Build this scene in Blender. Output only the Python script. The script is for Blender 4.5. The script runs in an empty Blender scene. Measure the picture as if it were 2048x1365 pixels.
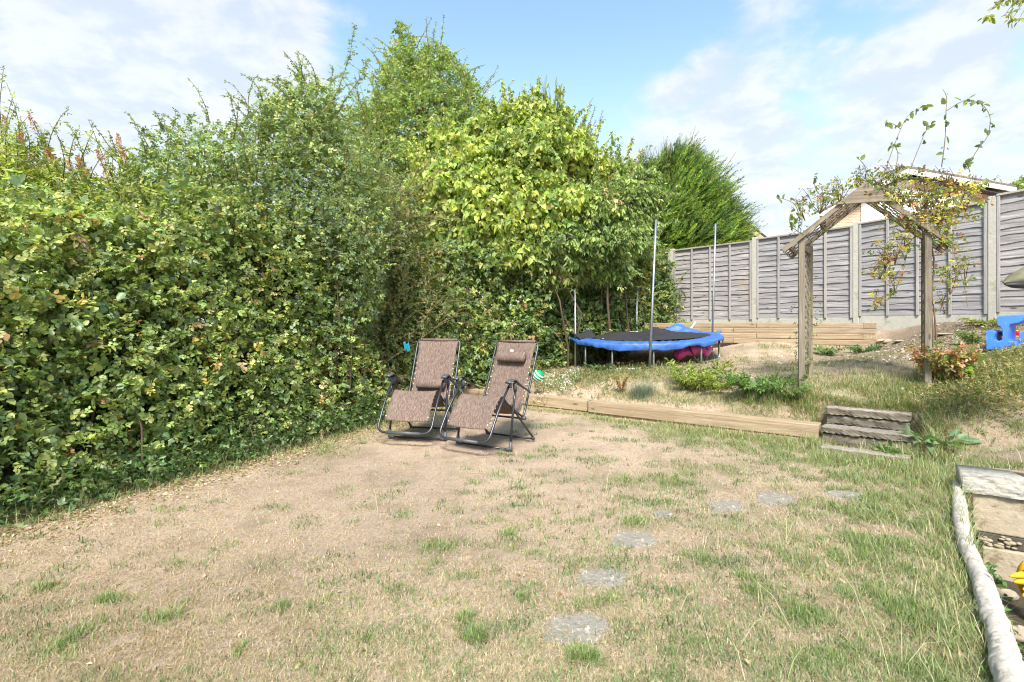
import bpy, bmesh, math, random
import numpy as np
from mathutils import Vector, Matrix, noise as mnoise
random.seed(7)
rng = np.random.default_rng(7)
SC = bpy.context.scene
COL = SC.collection
R = math.radians
CZ = 1.30; HY = 648.0; F = 1024.0

# ------------------------------------------------------------ camera
cam_d = bpy.data.cameras.new("camera"); cam_d.lens = 18; cam_d.sensor_width = 36
cam_d.clip_start = 0.05; cam_d.clip_end = 3000
cam_d.shift_y = -(682.5 - HY) / 2048.0
cam = bpy.data.objects.new("camera", cam_d); COL.objects.link(cam)
cam.location = (0, 0, CZ); cam.rotation_euler = (R(90), 0, 0)
SC.camera = cam

# ------------------------------------------------------------ sun, sky, exposure
SUN_EL, SUN_AZ = R(50), R(-176)      # azimuth measured from +Y towards +X
sd = bpy.data.lights.new("sun", 'SUN'); sd.energy = 1.95; sd.angle = R(14); sd.color = (1.0, 0.945, 0.875)
sun = bpy.data.objects.new("sun", sd); COL.objects.link(sun)
sdir = Vector((math.cos(SUN_EL)*math.sin(SUN_AZ), math.cos(SUN_EL)*math.cos(SUN_AZ), math.sin(SUN_EL)))
sun.rotation_euler = sdir.to_track_quat('Z', 'Y').to_euler()
sun.location = sdir*40
SC.view_settings.view_transform = 'Standard'; SC.view_settings.look = 'None'
SC.view_settings.exposure = 2.06; SC.view_settings.gamma = 1
SC.cycles.filter_width = 1.1; SC.cycles.diffuse_bounces = 6

W = bpy.data.worlds.new("World"); SC.world = W; W.use_nodes = True
class NT:
    def __init__(s, tree): s.t = tree; s.n = tree.nodes; s.l = tree.links
    def new(s, typ, **kw):
        n = s.n.new(typ)
        for k, v in kw.items():
            if k == 'ins':
                for a, b in v.items():
                    if isinstance(b, bpy.types.NodeSocket): s.l.new(b, n.inputs[a])
                    else: n.inputs[a].default_value = b
            else: setattr(n, k, v)
        return n
    def math(s, op, a, b=0.0, c=None, clamp=False):
        n = s.n.new('ShaderNodeMath'); n.operation = op; n.use_clamp = clamp
        for i, v in enumerate((a, b) + ((c,) if c is not None else ())):
            if isinstance(v, bpy.types.NodeSocket): s.l.new(v, n.inputs[i])
            else: n.inputs[i].default_value = v
        return n.outputs[0]
    def vmath(s, op, a, b=None):
        n = s.n.new('ShaderNodeVectorMath'); n.operation = op
        for i, v in enumerate((a, b)):
            if v is None: continue
            if isinstance(v, bpy.types.NodeSocket): s.l.new(v, n.inputs[i])
            else: n.inputs[i].default_value = v
        return n.outputs['Value'] if op in ('DOT_PRODUCT', 'LENGTH') else n.outputs[0]
    def mix(s, f, a, b, typ='RGBA', blend='MIX'):
        n = s.n.new('ShaderNodeMix'); n.data_type = typ; n.blend_type = blend
        ia, ib = (6, 7) if typ == 'RGBA' else (2, 3)
        for i, v in ((0, f), (ia, a), (ib, b)):
            if isinstance(v, bpy.types.NodeSocket): s.l.new(v, n.inputs[i])
            elif typ == 'RGBA' and i != 0: n.inputs[i].default_value = (*v, 1) if len(v) == 3 else v
            else: n.inputs[i].default_value = v
        return n.outputs[2 if typ == 'RGBA' else 0]
    def smooth(s, v, lo, hi, a=0.0, b=1.0):
        n = s.n.new('ShaderNodeMapRange'); n.interpolation_type = 'SMOOTHSTEP'
        s.l.new(v, n.inputs[0]); n.inputs[1].default_value = lo; n.inputs[2].default_value = hi
        n.inputs[3].default_value = a; n.inputs[4].default_value = b
        return n.outputs[0]
    def noise(s, vec, scale, detail=4, rough=.55, dist=0.0):
        n = s.n.new('ShaderNodeTexNoise'); n.inputs['Scale'].default_value = scale
        n.inputs['Detail'].default_value = detail; n.inputs['Roughness'].default_value = rough
        n.inputs['Distortion'].default_value = dist
        if vec is not None: s.l.new(vec, n.inputs['Vector'])
        return n.outputs['Fac']
    def ramp(s, f, stops):
        n = s.n.new('ShaderNodeValToRGB'); el = n.color_ramp.elements
        while len(el) < len(stops): el.new(0.5)
        for e, (p, c) in zip(el, stops):
            e.position = p; e.color = (*c, 1) if len(c) == 3 else c
        s.l.new(f, n.inputs[0]); return n.outputs[0]

def build_world():
    t = NT(W.node_tree); t.n.clear()
    sky = t.new('ShaderNodeTexSky', sky_type='NISHITA', sun_disc=False, sun_elevation=SUN_EL,
                sun_rotation=SUN_AZ, air_density=1.0, dust_density=0.7, ozone_density=1.2)
    tc = t.new('ShaderNodeTexCoord').outputs['Generated']
    d = t.vmath('NORMALIZE', tc)
    sep = t.new('ShaderNodeSeparateXYZ', ins={0: d})
    zz = t.math('MAXIMUM', sep.outputs[2], 0.0)
    den = t.math('ADD', zz, 0.22)
    px = t.math('DIVIDE', sep.outputs[0], den); py = t.math('DIVIDE', sep.outputs[1], den)
    v = t.new('ShaderNodeCombineXYZ', ins={0: px, 1: py, 2: 0.3}).outputs[0]
    n1 = t.noise(v, 2.3, 8, .56, .15)
    n2 = t.noise(v, 6.5, 7, .6, .2)
    nn = t.math('ADD', t.math('MULTIPLY', n1, .7), t.math('MULTIPLY', n2, .3))
    def pix(x, y): return Vector(((x-1024)/F, 1.0, (HY-y)/F)).normalized()
    total = None
    for (x, y, rad, w) in ((230, 200, 26, .24), (30, 330, 20, .24), (520, 120, 9, .12), (1480, 60, 7, .16),
                           (1360, 130, 5, .14), (1250, 240, 8, .24), (1390, 300, 10, .28), (1850, 20, 10, .15),
                           (2020, 120, 9, .15), (1650, 430, 17, .30), (620, 470, 16, .2), (900, 60, 16, -.26), (1230, 100, 15, -.30), (1620, 200, 9, -.10)):
        dp = t.vmath('DOT_PRODUCT', d, tuple(pix(x, y)))
        b = t.math('MULTIPLY', t.smooth(dp, math.cos(R(rad)), math.cos(R(rad*.15))), w*.72)
        total = b if total is None else t.math('ADD', total, b)
    m = t.smooth(t.math('ADD', nn, total), .50, .70)
    hz = t.smooth(zz, .0, .50, .85, 0.0)
    blue = t.vmath('MULTIPLY', sky.outputs[0], (0.090, 0.090, 0.088))
    blue = t.vmath('MULTIPLY', blue, (1.02, 1.04, .90))
    c1 = t.mix(hz, blue, (.220, .238, .255))
    cc = t.mix(t.smooth(n2, .38, .62), (.19, .206, .235), (.245, .248, .258))
    c2 = t.mix(t.math('MULTIPLY', m, .82), c1, cc)
    bg = t.new('ShaderNodeBackground', ins={0: c2, 1: 1.0})
    out = t.new('ShaderNodeOutputWorld', ins={0: bg.outputs[0]})
build_world()

# ------------------------------------------------------------ helpers
def at(px, py, D): return Vector(((px-1024)/F*D, D, CZ+(HY-py)/F*D))
def onz(px, py, z=0.0):
    D = (CZ-z)*F/(py-HY); return Vector(((px-1024)/F*D, D, z))
def tag(o, label=None, cat=None, group=None, kind=None):
    if label: o['label'] = label
    if cat: o['category'] = cat
    if group: o['group'] = group
    if kind: o['kind'] = kind
    return o
def empty(name, loc, label=None, cat=None, group=None, rz=0.0):
    o = bpy.data.objects.new(name, None); COL.objects.link(o); o.location = loc; o.rotation_euler = (0, 0, rz)
    o.empty_display_size = .1
    return tag(o, label, cat, group)
class MB:
    def __init__(s): s.v = []; s.f = []
    def box(s, c, size, M=None, bev=0):
        hx, hy, hz = [k/2 for k in size]
        b = len(s.v)
        for x in (-hx, hx):
            for y in (-hy, hy):
                for z in (-hz, hz):
                    p = Vector((x, y, z))
                    if M is not None: p = M @ p
                    s.v.append(p+Vector(c))
        for q in ((0,1,3,2),(4,6,7,5),(0,4,5,1),(2,3,7,6),(0,2,6,4),(1,5,7,3)): s.f.append([b+i for i in q])
        return s
    def beam(s, p, q, w, h, up=(0, 0, 1)):
        p = Vector(p); q = Vector(q); d = (q-p); L = d.length; d.normalize()
        u = Vector(up); sd_ = d.cross(u).normalized(); u2 = sd_.cross(d)
        M = Matrix((d, sd_, u2)).transposed()
        return s.box((p+q)/2, (L, w, h), M)
    def tube(s, pts, r, n=8, cap=True):
        pts = [Vector(p) for p in pts]; m = len(pts)
        rs = r if hasattr(r, '__len__') else [r]*m
        T = (pts[1]-pts[0]).normalized(); a = Vector((0, 0, 1)) if abs(T.z) < .9 else Vector((1, 0, 0))
        u = T.cross(a).normalized(); b0 = len(s.v)
        for i, p in enumerate(pts):
            if 0 < i < m-1: Tn = ((pts[i+1]-p).normalized()+(p-pts[i-1]).normalized()).normalized()
            elif i == 0: Tn = (pts[1]-p).normalized()
            else: Tn = (p-pts[i-1]).normalized()
            u = (u-Tn*u.dot(Tn)).normalized(); w = Tn.cross(u)
            for k in range(n):
                t = 2*math.pi*k/n; s.v.append(p+(u*math.cos(t)+w*math.sin(t))*rs[i])
        for i in range(m-1):
            for k in range(n):
                k2 = (k+1) % n; s.f.append([b0+i*n+k, b0+i*n+k2, b0+(i+1)*n+k2, b0+(i+1)*n+k])
        if cap: s.f.append([b0+k for k in range(n)][::-1]); s.f.append([b0+(m-1)*n+k for k in range(n)])
        return s
    def grid(s, fn, nu, nv):
        b = len(s.v)
        for i in range(nu+1):
            for j in range(nv+1): s.v.append(Vector(fn(i/nu, j/nv)))
        for i in range(nu):
            for j in range(nv):
                a = b+i*(nv+1)+j; s.f.append([a, a+nv+1, a+nv+2, a+1])
        return s
    def prism(s, poly, a, b_):   # poly: list of Vector points in plane, extruded from +a to +b_ vectors
        n = len(poly); k = len(s.v)
        for p in poly: s.v.append(Vector(p)+Vector(a))
        for p in poly: s.v.append(Vector(p)+Vector(b_))
        s.f.append([k+i for i in range(n)][::-1]); s.f.append([k+n+i for i in range(n)])
        for i in range(n): j = (i+1) % n; s.f.append([k+i, k+j, k+n+j, k+n+i])
        return s
    def build(s, name, mat, parent=None, smooth=False, bevel=0, origin=None, rot=None, seg=2, solid=0, sub=0):
        me = bpy.data.meshes.new(name)
        o = bpy.data.objects.new(name, me); COL.objects.link(o)
        org = Vector((0, 0, 0))
        if origin is not None: org = Vector(origin)
        if rot is not None:   # rot: 3x3 matrix, local frame
            Mi = rot.inverted(); vs = [Mi @ (v-org) for v in s.v]
        else: vs = [v-org for v in s.v]
        me.from_pydata([tuple(v) for v in vs], [], s.f); me.update()
        bm = bmesh.new(); bm.from_mesh(me); bmesh.ops.recalc_face_normals(bm, faces=bm.faces); bm.to_mesh(me); bm.free()
        if rot is not None: o.matrix_world = Matrix.Translation(org) @ rot.to_4x4()
        else: o.location = org
        if parent is not None:
            o.parent = parent
            if 'world_children' in parent or True:
                pl = Matrix.Translation(parent.location) @ parent.rotation_euler.to_matrix().to_4x4()
                if not s.__dict__.get('local'): o.matrix_parent_inverse = Matrix.Identity(4); mw = o.matrix_basis.copy(); o.matrix_basis = pl.inverted() @ mw
        me.materials.append(mat)
        if smooth:
            for p in me.polygons: p.use_smooth = True
        if solid:
            md = o.modifiers.new('solid', 'SOLIDIFY'); md.thickness = solid; md.offset = 0
        if sub:
            md = o.modifiers.new('sub', 'SUBSURF'); md.levels = sub; md.render_levels = sub
        if bevel:
            md = o.modifiers.new('bev', 'BEVEL'); md.width = bevel; md.segments = seg; md.limit_method = 'ANGLE'
        return o

def np_mesh(name, V, Fq, mat, col=None, nper=4, smooth=False, parent=None, origin=None):
    """V (n,3); Fq (m,nper) faces; col (n,3) per-vertex material colour"""
    me = bpy.data.meshes.new(name)
    V = np.asarray(V, dtype=np.float32)
    loc = Vector(origin) if origin is not None else Vector((0, 0, 0))
    if origin is not None: V = V-np.array(loc, dtype=np.float32)
    m = len(Fq)
    me.vertices.add(len(V)); me.vertices.foreach_set('co', V.ravel())
    me.loops.add(m*nper); me.loops.foreach_set('vertex_index', np.asarray(Fq, dtype=np.int32).ravel())
    me.polygons.add(m)
    me.polygons.foreach_set('loop_start', np.arange(0, m*nper, nper, dtype=np.int32))
    me.polygons.foreach_set('loop_total', np.full(m, nper, dtype=np.int32))
    if smooth: me.polygons.foreach_set('use_smooth', np.ones(m, dtype=bool))
    me.update(calc_edges=True)
    if col is not None:
        a = me.color_attributes.new('tint', 'FLOAT_COLOR', 'POINT')
        c = np.ones((len(V), 4), dtype=np.float32); c[:, :3] = col
        a.data.foreach_set('color', c.ravel())
    me.materials.append(mat)
    o = bpy.data.objects.new(name, me); COL.objects.link(o)
    if parent is not None:
        o.parent = parent; o.location = loc-parent.location
    else: o.location = loc
    return o

# ------------------------------------------------------------ materials
def new_mat(name):
    m = bpy.data.materials.new(name); m.use_nodes = True; t = NT(m.node_tree); t.n.clear()
    return m, t
def finish(t, color, rough=.6, bump=None, bstr=.3, bdist=.01, metal=0.0, spec=.5, trans=None, normal=None):
    ins = {'Base Color': color if isinstance(color, bpy.types.NodeSocket) else (*color, 1), 'Roughness': rough, 'Metallic': metal,
           'Specular IOR Level': spec}
    p = t.new('ShaderNodeBsdfPrincipled', ins=ins)
    if bump is not None:
        b = t.new('ShaderNodeBump', ins={'Height': bump, 'Strength': bstr, 'Distance': bdist}); t.l.new(b.outputs[0], p.inputs['Normal'])
    out = t.new('ShaderNodeOutputMaterial', ins={0: p.outputs[0]})
    return p
def m_simple(name, c, rough=.5, var=.15, scale=20, metal=0, bstr=.15, spec=.5, spots=None):
    m, t = new_mat(name); tc = t.new('ShaderNodeTexCoord').outputs['Object']
    n = t.noise(tc, scale, 5, .6); n2 = t.noise(tc, scale*.17+1, 3, .5)
    lo = tuple(k*(1-var) for k in c); hi = tuple(min(1, k*(1+var)) for k in c)
    c1 = t.mix(n2, lo, hi)
    c2 = t.mix(t.smooth(n, .35, .7, 0, .6), c1, tuple(k*(1-var*1.2) for k in c))
    if spots: c2 = t.mix(t.smooth(t.noise(tc, spots[1], 5, .65), .56, .66), c2, spots[0])
    finish(t, c2, rough, n, bstr, .01, metal, spec); return m
def m_wood(name, c1, c2, c3, grain=28, rough=.8, knots=True, bstr=.5, axis=0, patch=None):
    m, t = new_mat(name); tc = t.new('ShaderNodeTexCoord').outputs['Object']
    oi = t.new('ShaderNodeObjectInfo').outputs['Random']
    off = t.new('ShaderNodeCombineXYZ', ins={0: t.math('MULTIPLY', oi, 37.0), 1: t.math('MULTIPLY', oi, 13.0), 2: 0.0}).outputs[0]
    v = t.vmath('ADD', tc, off)
    s = [grain]*3; s[axis] = grain*.045
    vs = t.vmath('MULTIPLY', v, tuple(s))
    n = t.noise(vs, 1.0, 6, .65, .6); nb = t.noise(v, 2.2, 4, .6)
    sf = [grain*5]*3; sf[axis] = grain*.2
    nf = t.noise(t.vmath('MULTIPLY', v, tuple(sf)), 1.0, 4, .6)
    c = t.ramp(n, [(.28, c3), (.47, c1), (.68, c2)])
    c = t.mix(t.smooth(nf, .3, .75, 0, .45), c, tuple(k*.62 for k in c1))
    c = t.mix(t.smooth(nb, .35, .7, 0, .5), c, tuple(k*.8 for k in c1))
    if knots:
        ks = [7]*3; ks[axis] = 2.2
        vo = t.new('ShaderNodeTexVoronoi', ins={'Vector': t.vmath('MULTIPLY', v, tuple(ks)), 'Scale': 1.0})
        c = t.mix(t.smooth(vo.outputs['Distance'], .05, .13, .8, 0), c, tuple(k*.4 for k in c3))
    if patch: c = t.mix(t.smooth(t.noise(v, patch[1], 6, .7), patch[2], patch[2]+.1), c, patch[0])
    c = t.mix(1.0, c, t.ramp(oi, [(0, (.84, .84, .85)), (.5, (1, 1, 1)), (1, (1.08, 1.05, 1.02))]), 'RGBA', 'MULTIPLY')
    h = t.math('ADD', n, t.math('MULTIPLY', nf, .5))
    finish(t, c, rough, h, bstr, .006); return m
def m_leaf(name, trans=.35, rough=.42, spec=.5, sat=1.0):
    m, t = new_mat(name)
    a = t.new('ShaderNodeAttribute', attribute_name='tint').outputs['Color']
    geo = t.new('ShaderNodeNewGeometry')
    back = t.mix(.45, a, (.22, .27, .14))
    a = t.vmath('MULTIPLY', a, (1.14, 1.14, 1.14)) if name != 'blade' else a
    c = t.mix(geo.outputs['Backfacing'], a, back)
    p = t.new('ShaderNodeBsdfPrincipled', ins={'Base Color': c, 'Roughness': rough, 'Specular IOR Level': spec})
    tl = t.vmath('MULTIPLY', a, (1.35, 1.35, .6))
    tr = t.new('ShaderNodeBsdfTranslucent', ins={'Color': tl})
    mx = t.new('ShaderNodeMixShader', ins={0: trans, 1: p.outputs[0], 2: tr.outputs[0]})
    t.new('ShaderNodeOutputMaterial', ins={0: mx.outputs[0]}); return m
M = {}
M['leaf'] = m_leaf('leaf', .36, .42)
M['leaf_soft'] = m_leaf('leaf_soft', .42, .5)
M['needle'] = m_leaf('needle', .25, .6, .3)
M['blade'] = m_leaf('blade', .25, .6, .3)
M['bark'] = m_wood('bark', (.16, .11, .075), (.25, .19, .13), (.07, .05, .035), 22, .9, False, .8, 2)
M['twig'] = m_simple('twig', (.20, .13, .08), .8, .3, 30)
M['paletwig'] = m_simple('paletwig', (.42, .32, .2), .8, .3, 30)
M['sleeper'] = m_wood('sleeper', (.40, .295, .18), (.58, .455, .31), (.21, .145, .085), 34, .85, True, .9, 0, ((.24, .17, .10), 2.5, .62))
M['sleeper_old'] = m_wood('sleeper_old', (.26, .225, .185), (.42, .38, .32), (.07, .06, .05), 34, .9, False, 1.0, 0, ((.40, .39, .34), 9, .60))
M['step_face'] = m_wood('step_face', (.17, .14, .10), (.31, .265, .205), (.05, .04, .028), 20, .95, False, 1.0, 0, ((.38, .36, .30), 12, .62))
M['arch_wood'] = m_wood('arch_wood', (.20, .165, .12), (.33, .285, .225), (.10, .08, .058), 40, .85, True, .6, 0, ((.17, .18, .08), 5, .58))
M['fence_wood'] = m_wood('fence_wood', (.295, .28, .285), (.53, .505, .505), (.10, .088, .085), 30, .9, True, .9, 0, ((.30, .25, .20), 1.8, .60))
M['batten'] = m_wood('batten', (.38, .355, .34), (.50, .475, .455), (.24, .22, .20), 40, .9, False, .5, 2)
M['rail'] = m_wood('rail', (.40, .365, .32), (.52, .48, .42), (.24, .21, .18), 40, .9, False, .5, 0)
M['concrete'] = m_simple('concrete', (.47, .45, .39), .92, .14, 30, 0, .4, .3, ((.33, .35, .25), 5))
M['slab'] = m_simple('slab', (.26, .235, .20), .95, .3, 60, 0, 1.0, .3, ((.46, .41, .34), 30))
M['steel'] = m_simple('steel', (.42, .45, .48), .38, .18, 30, .85, .05)
M['chair_tube'] = m_simple('chair_tube', (.055, .058, .068), .32, .2, 30, .55, .02)
M['chair_plastic'] = m_simple('chair_plastic', (.075, .078, .088), .45, .2, 30, 0, .05)
M['cord'] = m_simple('cord', (.62, .58, .54), .7)
M['blue_pad'] = m_simple('blue_pad', (.045, .14, .46), .5, .4, 11, 0, 1.0, .5)
M['net'] = m_simple('net', (.022, .022, .026), .85, .4, 25, 0, .9)
M['pink'] = m_simple('pink', (.62, .06, .28), .5, .2, 8, 0, .3)
M['toy_blue'] = m_simple('toy_blue', (.045, .17, .56), .42, .12, 7, 0, .15, .5, ((.11, .24, .56), 14))
M['toy_red'] = m_simple('toy_red', (.60, .015, .02), .4)
M['toy_yellow'] = m_simple('toy_yellow', (.75, .42, .015), .4)
M['white'] = m_simple('white', (.75, .75, .73), .5, .08)
M['teal'] = m_simple('teal', (.01, .22, .30), .35)
M['green_plastic'] = m_simple('green_plastic', (.01, .30, .11), .35)
M['birch'] = m_simple('birch', (.50, .45, .39), .9, .25, 22, 0, .8, .2, ((.30, .26, .20), 24))
M['coping'] = m_simple('coping', (.46, .43, .37), .95, .22, 34, 0, 1.0, .2, ((.33, .32, .28), 11))
M['cream'] = m_simple('cream', (.41, .34, .245), .9, .16, 24, 0, .9, .3, ((.24, .185, .12), 9))
M['mortar'] = m_simple('mortar', (.09, .075, .055), .95, .3)
M['pebble'] = m_simple('pebble', (.34, .28, .20), .85, .25, 20)
M['olive'] = m_simple('olive', (.15, .14, .08), .7, .3, 20, 0, .4)
M['rubber'] = m_simple('rubber', (.015, .015, .017), .5)
M['dark'] = m_simple('dark', (.03, .03, .035), .6)
M['roof'] = m_simple('roof', (.17, .12, .10), .9, .3, 14, 0, .5)

def m_fabric():
    m, t = new_mat('sling_fabric'); tc = t.new('ShaderNodeTexCoord').outputs['Object']
    n = t.noise(t.vmath('MULTIPLY', tc, (190, 22, 22)), 1.0, 3, .6)
    n2 = t.noise(t.vmath('MULTIPLY', tc, (60, 260, 260)), 1.0, 3, .6)
    f = t.math('ADD', t.math('MULTIPLY', n, .65), t.math('MULTIPLY', n2, .35))
    c = t.ramp(f, [(.34, (.06, .04, .032)), (.5, (.145, .10, .08)), (.66, (.30, .225, .185))])
    finish(t, c, .8, f, .3, .003, 0, .3); return m
M['sling'] = m_fabric()
M['pillow'] = M['sling']
def m_brick():
    m, t = new_mat('brick'); tc = t.new('ShaderNodeTexCoord').outputs['Object']
    b = t.new('ShaderNodeTexBrick', ins={'Vector': t.vmath('MULTIPLY', tc, (1, 1, 1)), 'Scale': 1.0, 'Mortar Size': .012,
        'Brick Width': .225, 'Row Height': .075, 'Color1': (.50, .31, .19, 1), 'Color2': (.38, .23, .14, 1), 'Mortar': (.5, .45, .38, 1)})
    c = t.mix(t.smooth(t.noise(tc, 2, 4), .4, .7, 0, .4), b.outputs[0], (.45, .33, .22))
    finish(t, c, .9, b.outputs['Fac'], -.3, .01); return m
M['brick'] = m_brick()

# ------------------------------------------------------------ ground height
UP = np.array([  # x, y, z of the upper terrace and banks
 (3.56,6.3,.485),(4.79,5.9,.53),(2.3,8.57,.53),(1.25,9.9,.46),(3.8,9.7,.66),(4.3,11,.75),(6.6,9.3,.92),(4.68,10.45,.86),(5.4,10.95,1.15),(4.35,10.55,.78),(5.5,9.95,.87),(3.7,11.0,.76),(3.2,11.4,.74),(6.9,9.6,1.28),(7.05,8.85,1.22),(6.8,8.8,1.08),
 (6.2,6.6,.96),(7.7,8.1,1.33),(8.8,6.4,1.4),(5.41,11.5,1.28),(4.08,13.1,1.25),(2.5,14.5,1.1),(5.16,5.2,.53),(4.5,5.3,.40),(4.28,5.0,.19),(4.56,4.6,.16),
 (3.9,4.9,.05),(3.75,4.3,.06),(3.5,3.9,.04),(4.4,3.7,.12),(5.5,3.4,.35),(7,4.5,1.0),(7,3,.8),(1.15,7.6,.17),(2.3,6.75,.20),(3.45,5.95,.29),(-.5,8.8,.2),
 (1.7,8.0,.38),(2.8,7.3,.40),(0,9.3,.33),(-2,9.5,.25),(-5,10,.25),(0,12,.5),(-4,14,.5),(3.9,6.2,.46),(4.35,5.75,.44),(3.75,6.0,.36),(4.28,5.5,.36)], dtype=float)
def tps_fit(P):
    n = len(P); d = np.linalg.norm(P[:, None, :2]-P[None, :, :2], axis=2)
    K = np.where(d > 0, d*d*np.log(d+1e-9), 0)+np.eye(n)*.02
    A = np.zeros((n+3, n+3)); A[:n, :n] = K; A[:n, n] = 1; A[:n, n+1:] = P[:, :2]; A[n, :n] = 1; A[n+1:, :n] = P[:, :2].T
    return np.linalg.solve(A, np.r_[P[:, 2], 0, 0, 0])
TW = tps_fit(UP)
def zup(x, y):
    x = np.clip(x, -7, 9); y = np.clip(y, 2, 15)
    o = TW[-3]+TW[-2]*x+TW[-1]*y
    for (a, b, _), w in zip(UP, TW):
        d = np.hypot(x-a, y-b)+1e-9; o = o+w*d*d*np.log(d)
    return np.clip(o, -.1, 1.7)
BND = [(-40, 9.6), (-6, 9.6), (-.6, 8.62), (1.12, 7.5), (3.45, 5.83), (3.66, 5.98), (4.24, 5.42), (3.86, 4.85), (3.72, 4.3), (3.5, 3.95)]
UPOLY = BND+[(3.5, 3.86), (9, .5), (60, .5), (60, 60), (-40, 60)]
PIT = [(3.42, 3.84), (2.93, 3.28), (2.41, 2.60), (2.16, 2.26), (1.82, 1.80), (1.3, 1.1), (.6, .2), (30, -20), (12, -2), (5.5, 2.38)]
def inside(x, y, poly):
    r = np.zeros(x.shape, bool); n = len(poly)
    for i in range(n):
        x1, y1 = poly[i]; x2, y2 = poly[(i+1) % n]
        c = ((y1 > y) != (y2 > y)) & (x < (x2-x1)*(y-y1)/((y2-y1)+1e-12)+x1); r ^= c
    return r
def pdist(x, y, line):
    d = np.full(x.shape, 1e9)
    for (x1, y1), (x2, y2) in zip(line[:-1], line[1:]):
        L = (x2-x1)**2+(y2-y1)**2; t = np.clip(((x-x1)*(x2-x1)+(y-y1)*(y2-y1))/L, 0, 1)
        d = np.minimum(d, np.hypot(x-x1-t*(x2-x1), y-y1-t*(y2-y1)))
    return d
def snoise(x, y, s, seed=0):
    r = np.random.default_rng(seed+99); o = 0
    for k in range(7):
        a = r.uniform(0, 6.28); f = s*r.uniform(.6, 1.7); o = o+np.sin((x*math.cos(a)+y*math.sin(a))*f+r.uniform(0, 6.28))
    return o/7
def sst(x): x = np.clip(x, 0, 1); return x*x*(3-2*x)
def zg(x, y):
    x = np.asarray(x, float); y = np.asarray(y, float)
    up = inside(x, y, UPOLY); d = pdist(x, y, BND)
    low = .012*snoise(x, y, 2.2, 1)+.02*snoise(x, y, .7, 2)
    zu = zup(x, y)+.015*snoise(x, y, 3, 3)
    z = np.where(up, low+(zu-low)*sst(d/.12), low)
    pit = inside(x, y, PIT); dp = pdist(x, y, PIT+[PIT[0]])
    z = np.where(pit, z+(-.52+.03*snoise(x, y, 5, 4)-z)*sst(dp/.05), z)
    far = np.hypot(x, y)
    z = np.where(far > 20, z*np.clip(1-(far-20)/25, 0, 1)-np.clip((far-20)*.01, 0, 2), z)
    return z
def zg1(x, y): return float(zg(np.array([x]), np.array([y]))[0])

# green patch mask (world positions measured on the lawn)
GP = []
for (px, py, rx, ry, s, z) in (
 (110,1300,70,22,1.3,0),(170,1275,60,16,1.1,0),(310,1240,60,14,1.2,0),(210,1205,40,12,.9,0),(155,1215,30,12,.8,0),(95,1178,30,12,.9,0),(240,1250,110,14,.6,0),
 (875,1095,35,16,1.2,0),(900,1085,30,10,1,0),(865,1125,22,9,1,0),(800,1180,40,14,1,0),(560,1220,25,10,.8,0),(480,1305,14,9,1,0),(640,1215,45,30,.6,0),
 (950,1275,25,14,1.1,0),(850,1285,40,14,1,0),(930,1240,25,12,.9,0),(1020,1070,18,9,1,0),(1025,1055,20,9,.7,0),(730,1280,22,10,.8,0),(730,1290,60,30,.4,0),
 (1050,1195,14,8,.9,0),(1165,1318,40,14,1.1,0),(1200,1205,60,16,.8,0),(1180,1130,55,16,.6,0),(1260,1250,50,25,.5,0),
 (1500,1185,50,22,1.2,0),(1490,1155,30,14,1,0),(1390,1120,40,16,.7,0),(1270,1045,50,14,.7,0),(1250,960,140,14,.75,0),(1340,970,50,12,1,0),(1420,935,110,14,.7,0),
 (1320,1010,60,22,.6,0),(1480,1040,100,30,.6,0),(1550,1060,80,22,.7,0),(1700,1020,90,26,1.0,0),(1790,1010,90,40,1.3,0),(1830,950,70,30,1.3,0),(1760,1100,110,34,.8,0),
 (1770,1200,90,40,1.2,0),(1640,1120,70,24,.7,0),(1600,1230,90,30,.8,0),(1650,1310,130,36,.8,0),(1520,1260,60,22,.6,0),(1420,1290,80,24,.5,0),(1850,1260,80,40,.7,0),
 (1460,880,110,14,1.2,0),(1560,900,90,16,1.3,0),(1640,925,70,14,1.2,0),(1360,868,90,10,1,0),(1250,852,70,9,.8,0),(1740,945,60,12,1.2,0),(1740,955,120,20,.7,0),
 (660,900,60,22,.9,0),(800,865,60,12,.9,0),(720,880,60,14,.7,0),(1120,900,60,12,.6,0),(1130,845,80,10,.6,0),(900,930,60,10,.35,0),(1700,1330,200,60,.5,0)):
    p = onz(px, py, z); GP.append((p.x, p.y, rx*p.y/F, max(ry*p.y*p.y/(CZ*F), .05), s))
for (x, y, rx, ry, s) in ((2.3,8.3,.7,.4,1.1),(1.4,9.0,.8,.7,.8),(3.9,9.2,.8,.5,.9),(3.1,6.4,.45,.3,1.3),(3.75,6.3,.35,.2,1.1),(4.6,5.6,.6,.3,1.2),(5.2,5.3,.7,.5,1.0),(4.3,5.15,.5,.25,1.2),
                          (4.3,7.5,.8,.5,.7),(5.2,8.2,.9,.3,.9),(5.4,6.4,.9,.4,.9),(2.2,7.4,.8,.25,.7),(3.0,8.8,.7,.3,.7),(4.0,5.0,.3,.4,.9),(4.8,4.9,.4,.25,.6),(7.6,7.6,.4,.3,.8)):
    GP.append((x, y, rx, ry, s))
def gmask(x, y):
    g = np.zeros(np.shape(x))
    for (a, b, rx, ry, s) in GP: g = np.maximum(g, s*np.exp(-(((x-a)/rx)**2+((y-b)/ry)**2)*.9))
    n = snoise(x, y, 13, 11)*.6+snoise(x, y, 5, 12)*.5+.6*snoise(x, y, 30, 13)
    base = sst((x-.4)/2.5)*.34+.02+np.where(y > 7, .1, 0)
    return np.clip(g*(.75+.9*n)+base*(.5+2.2*np.maximum(n, -.2)), 0, 1)
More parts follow.
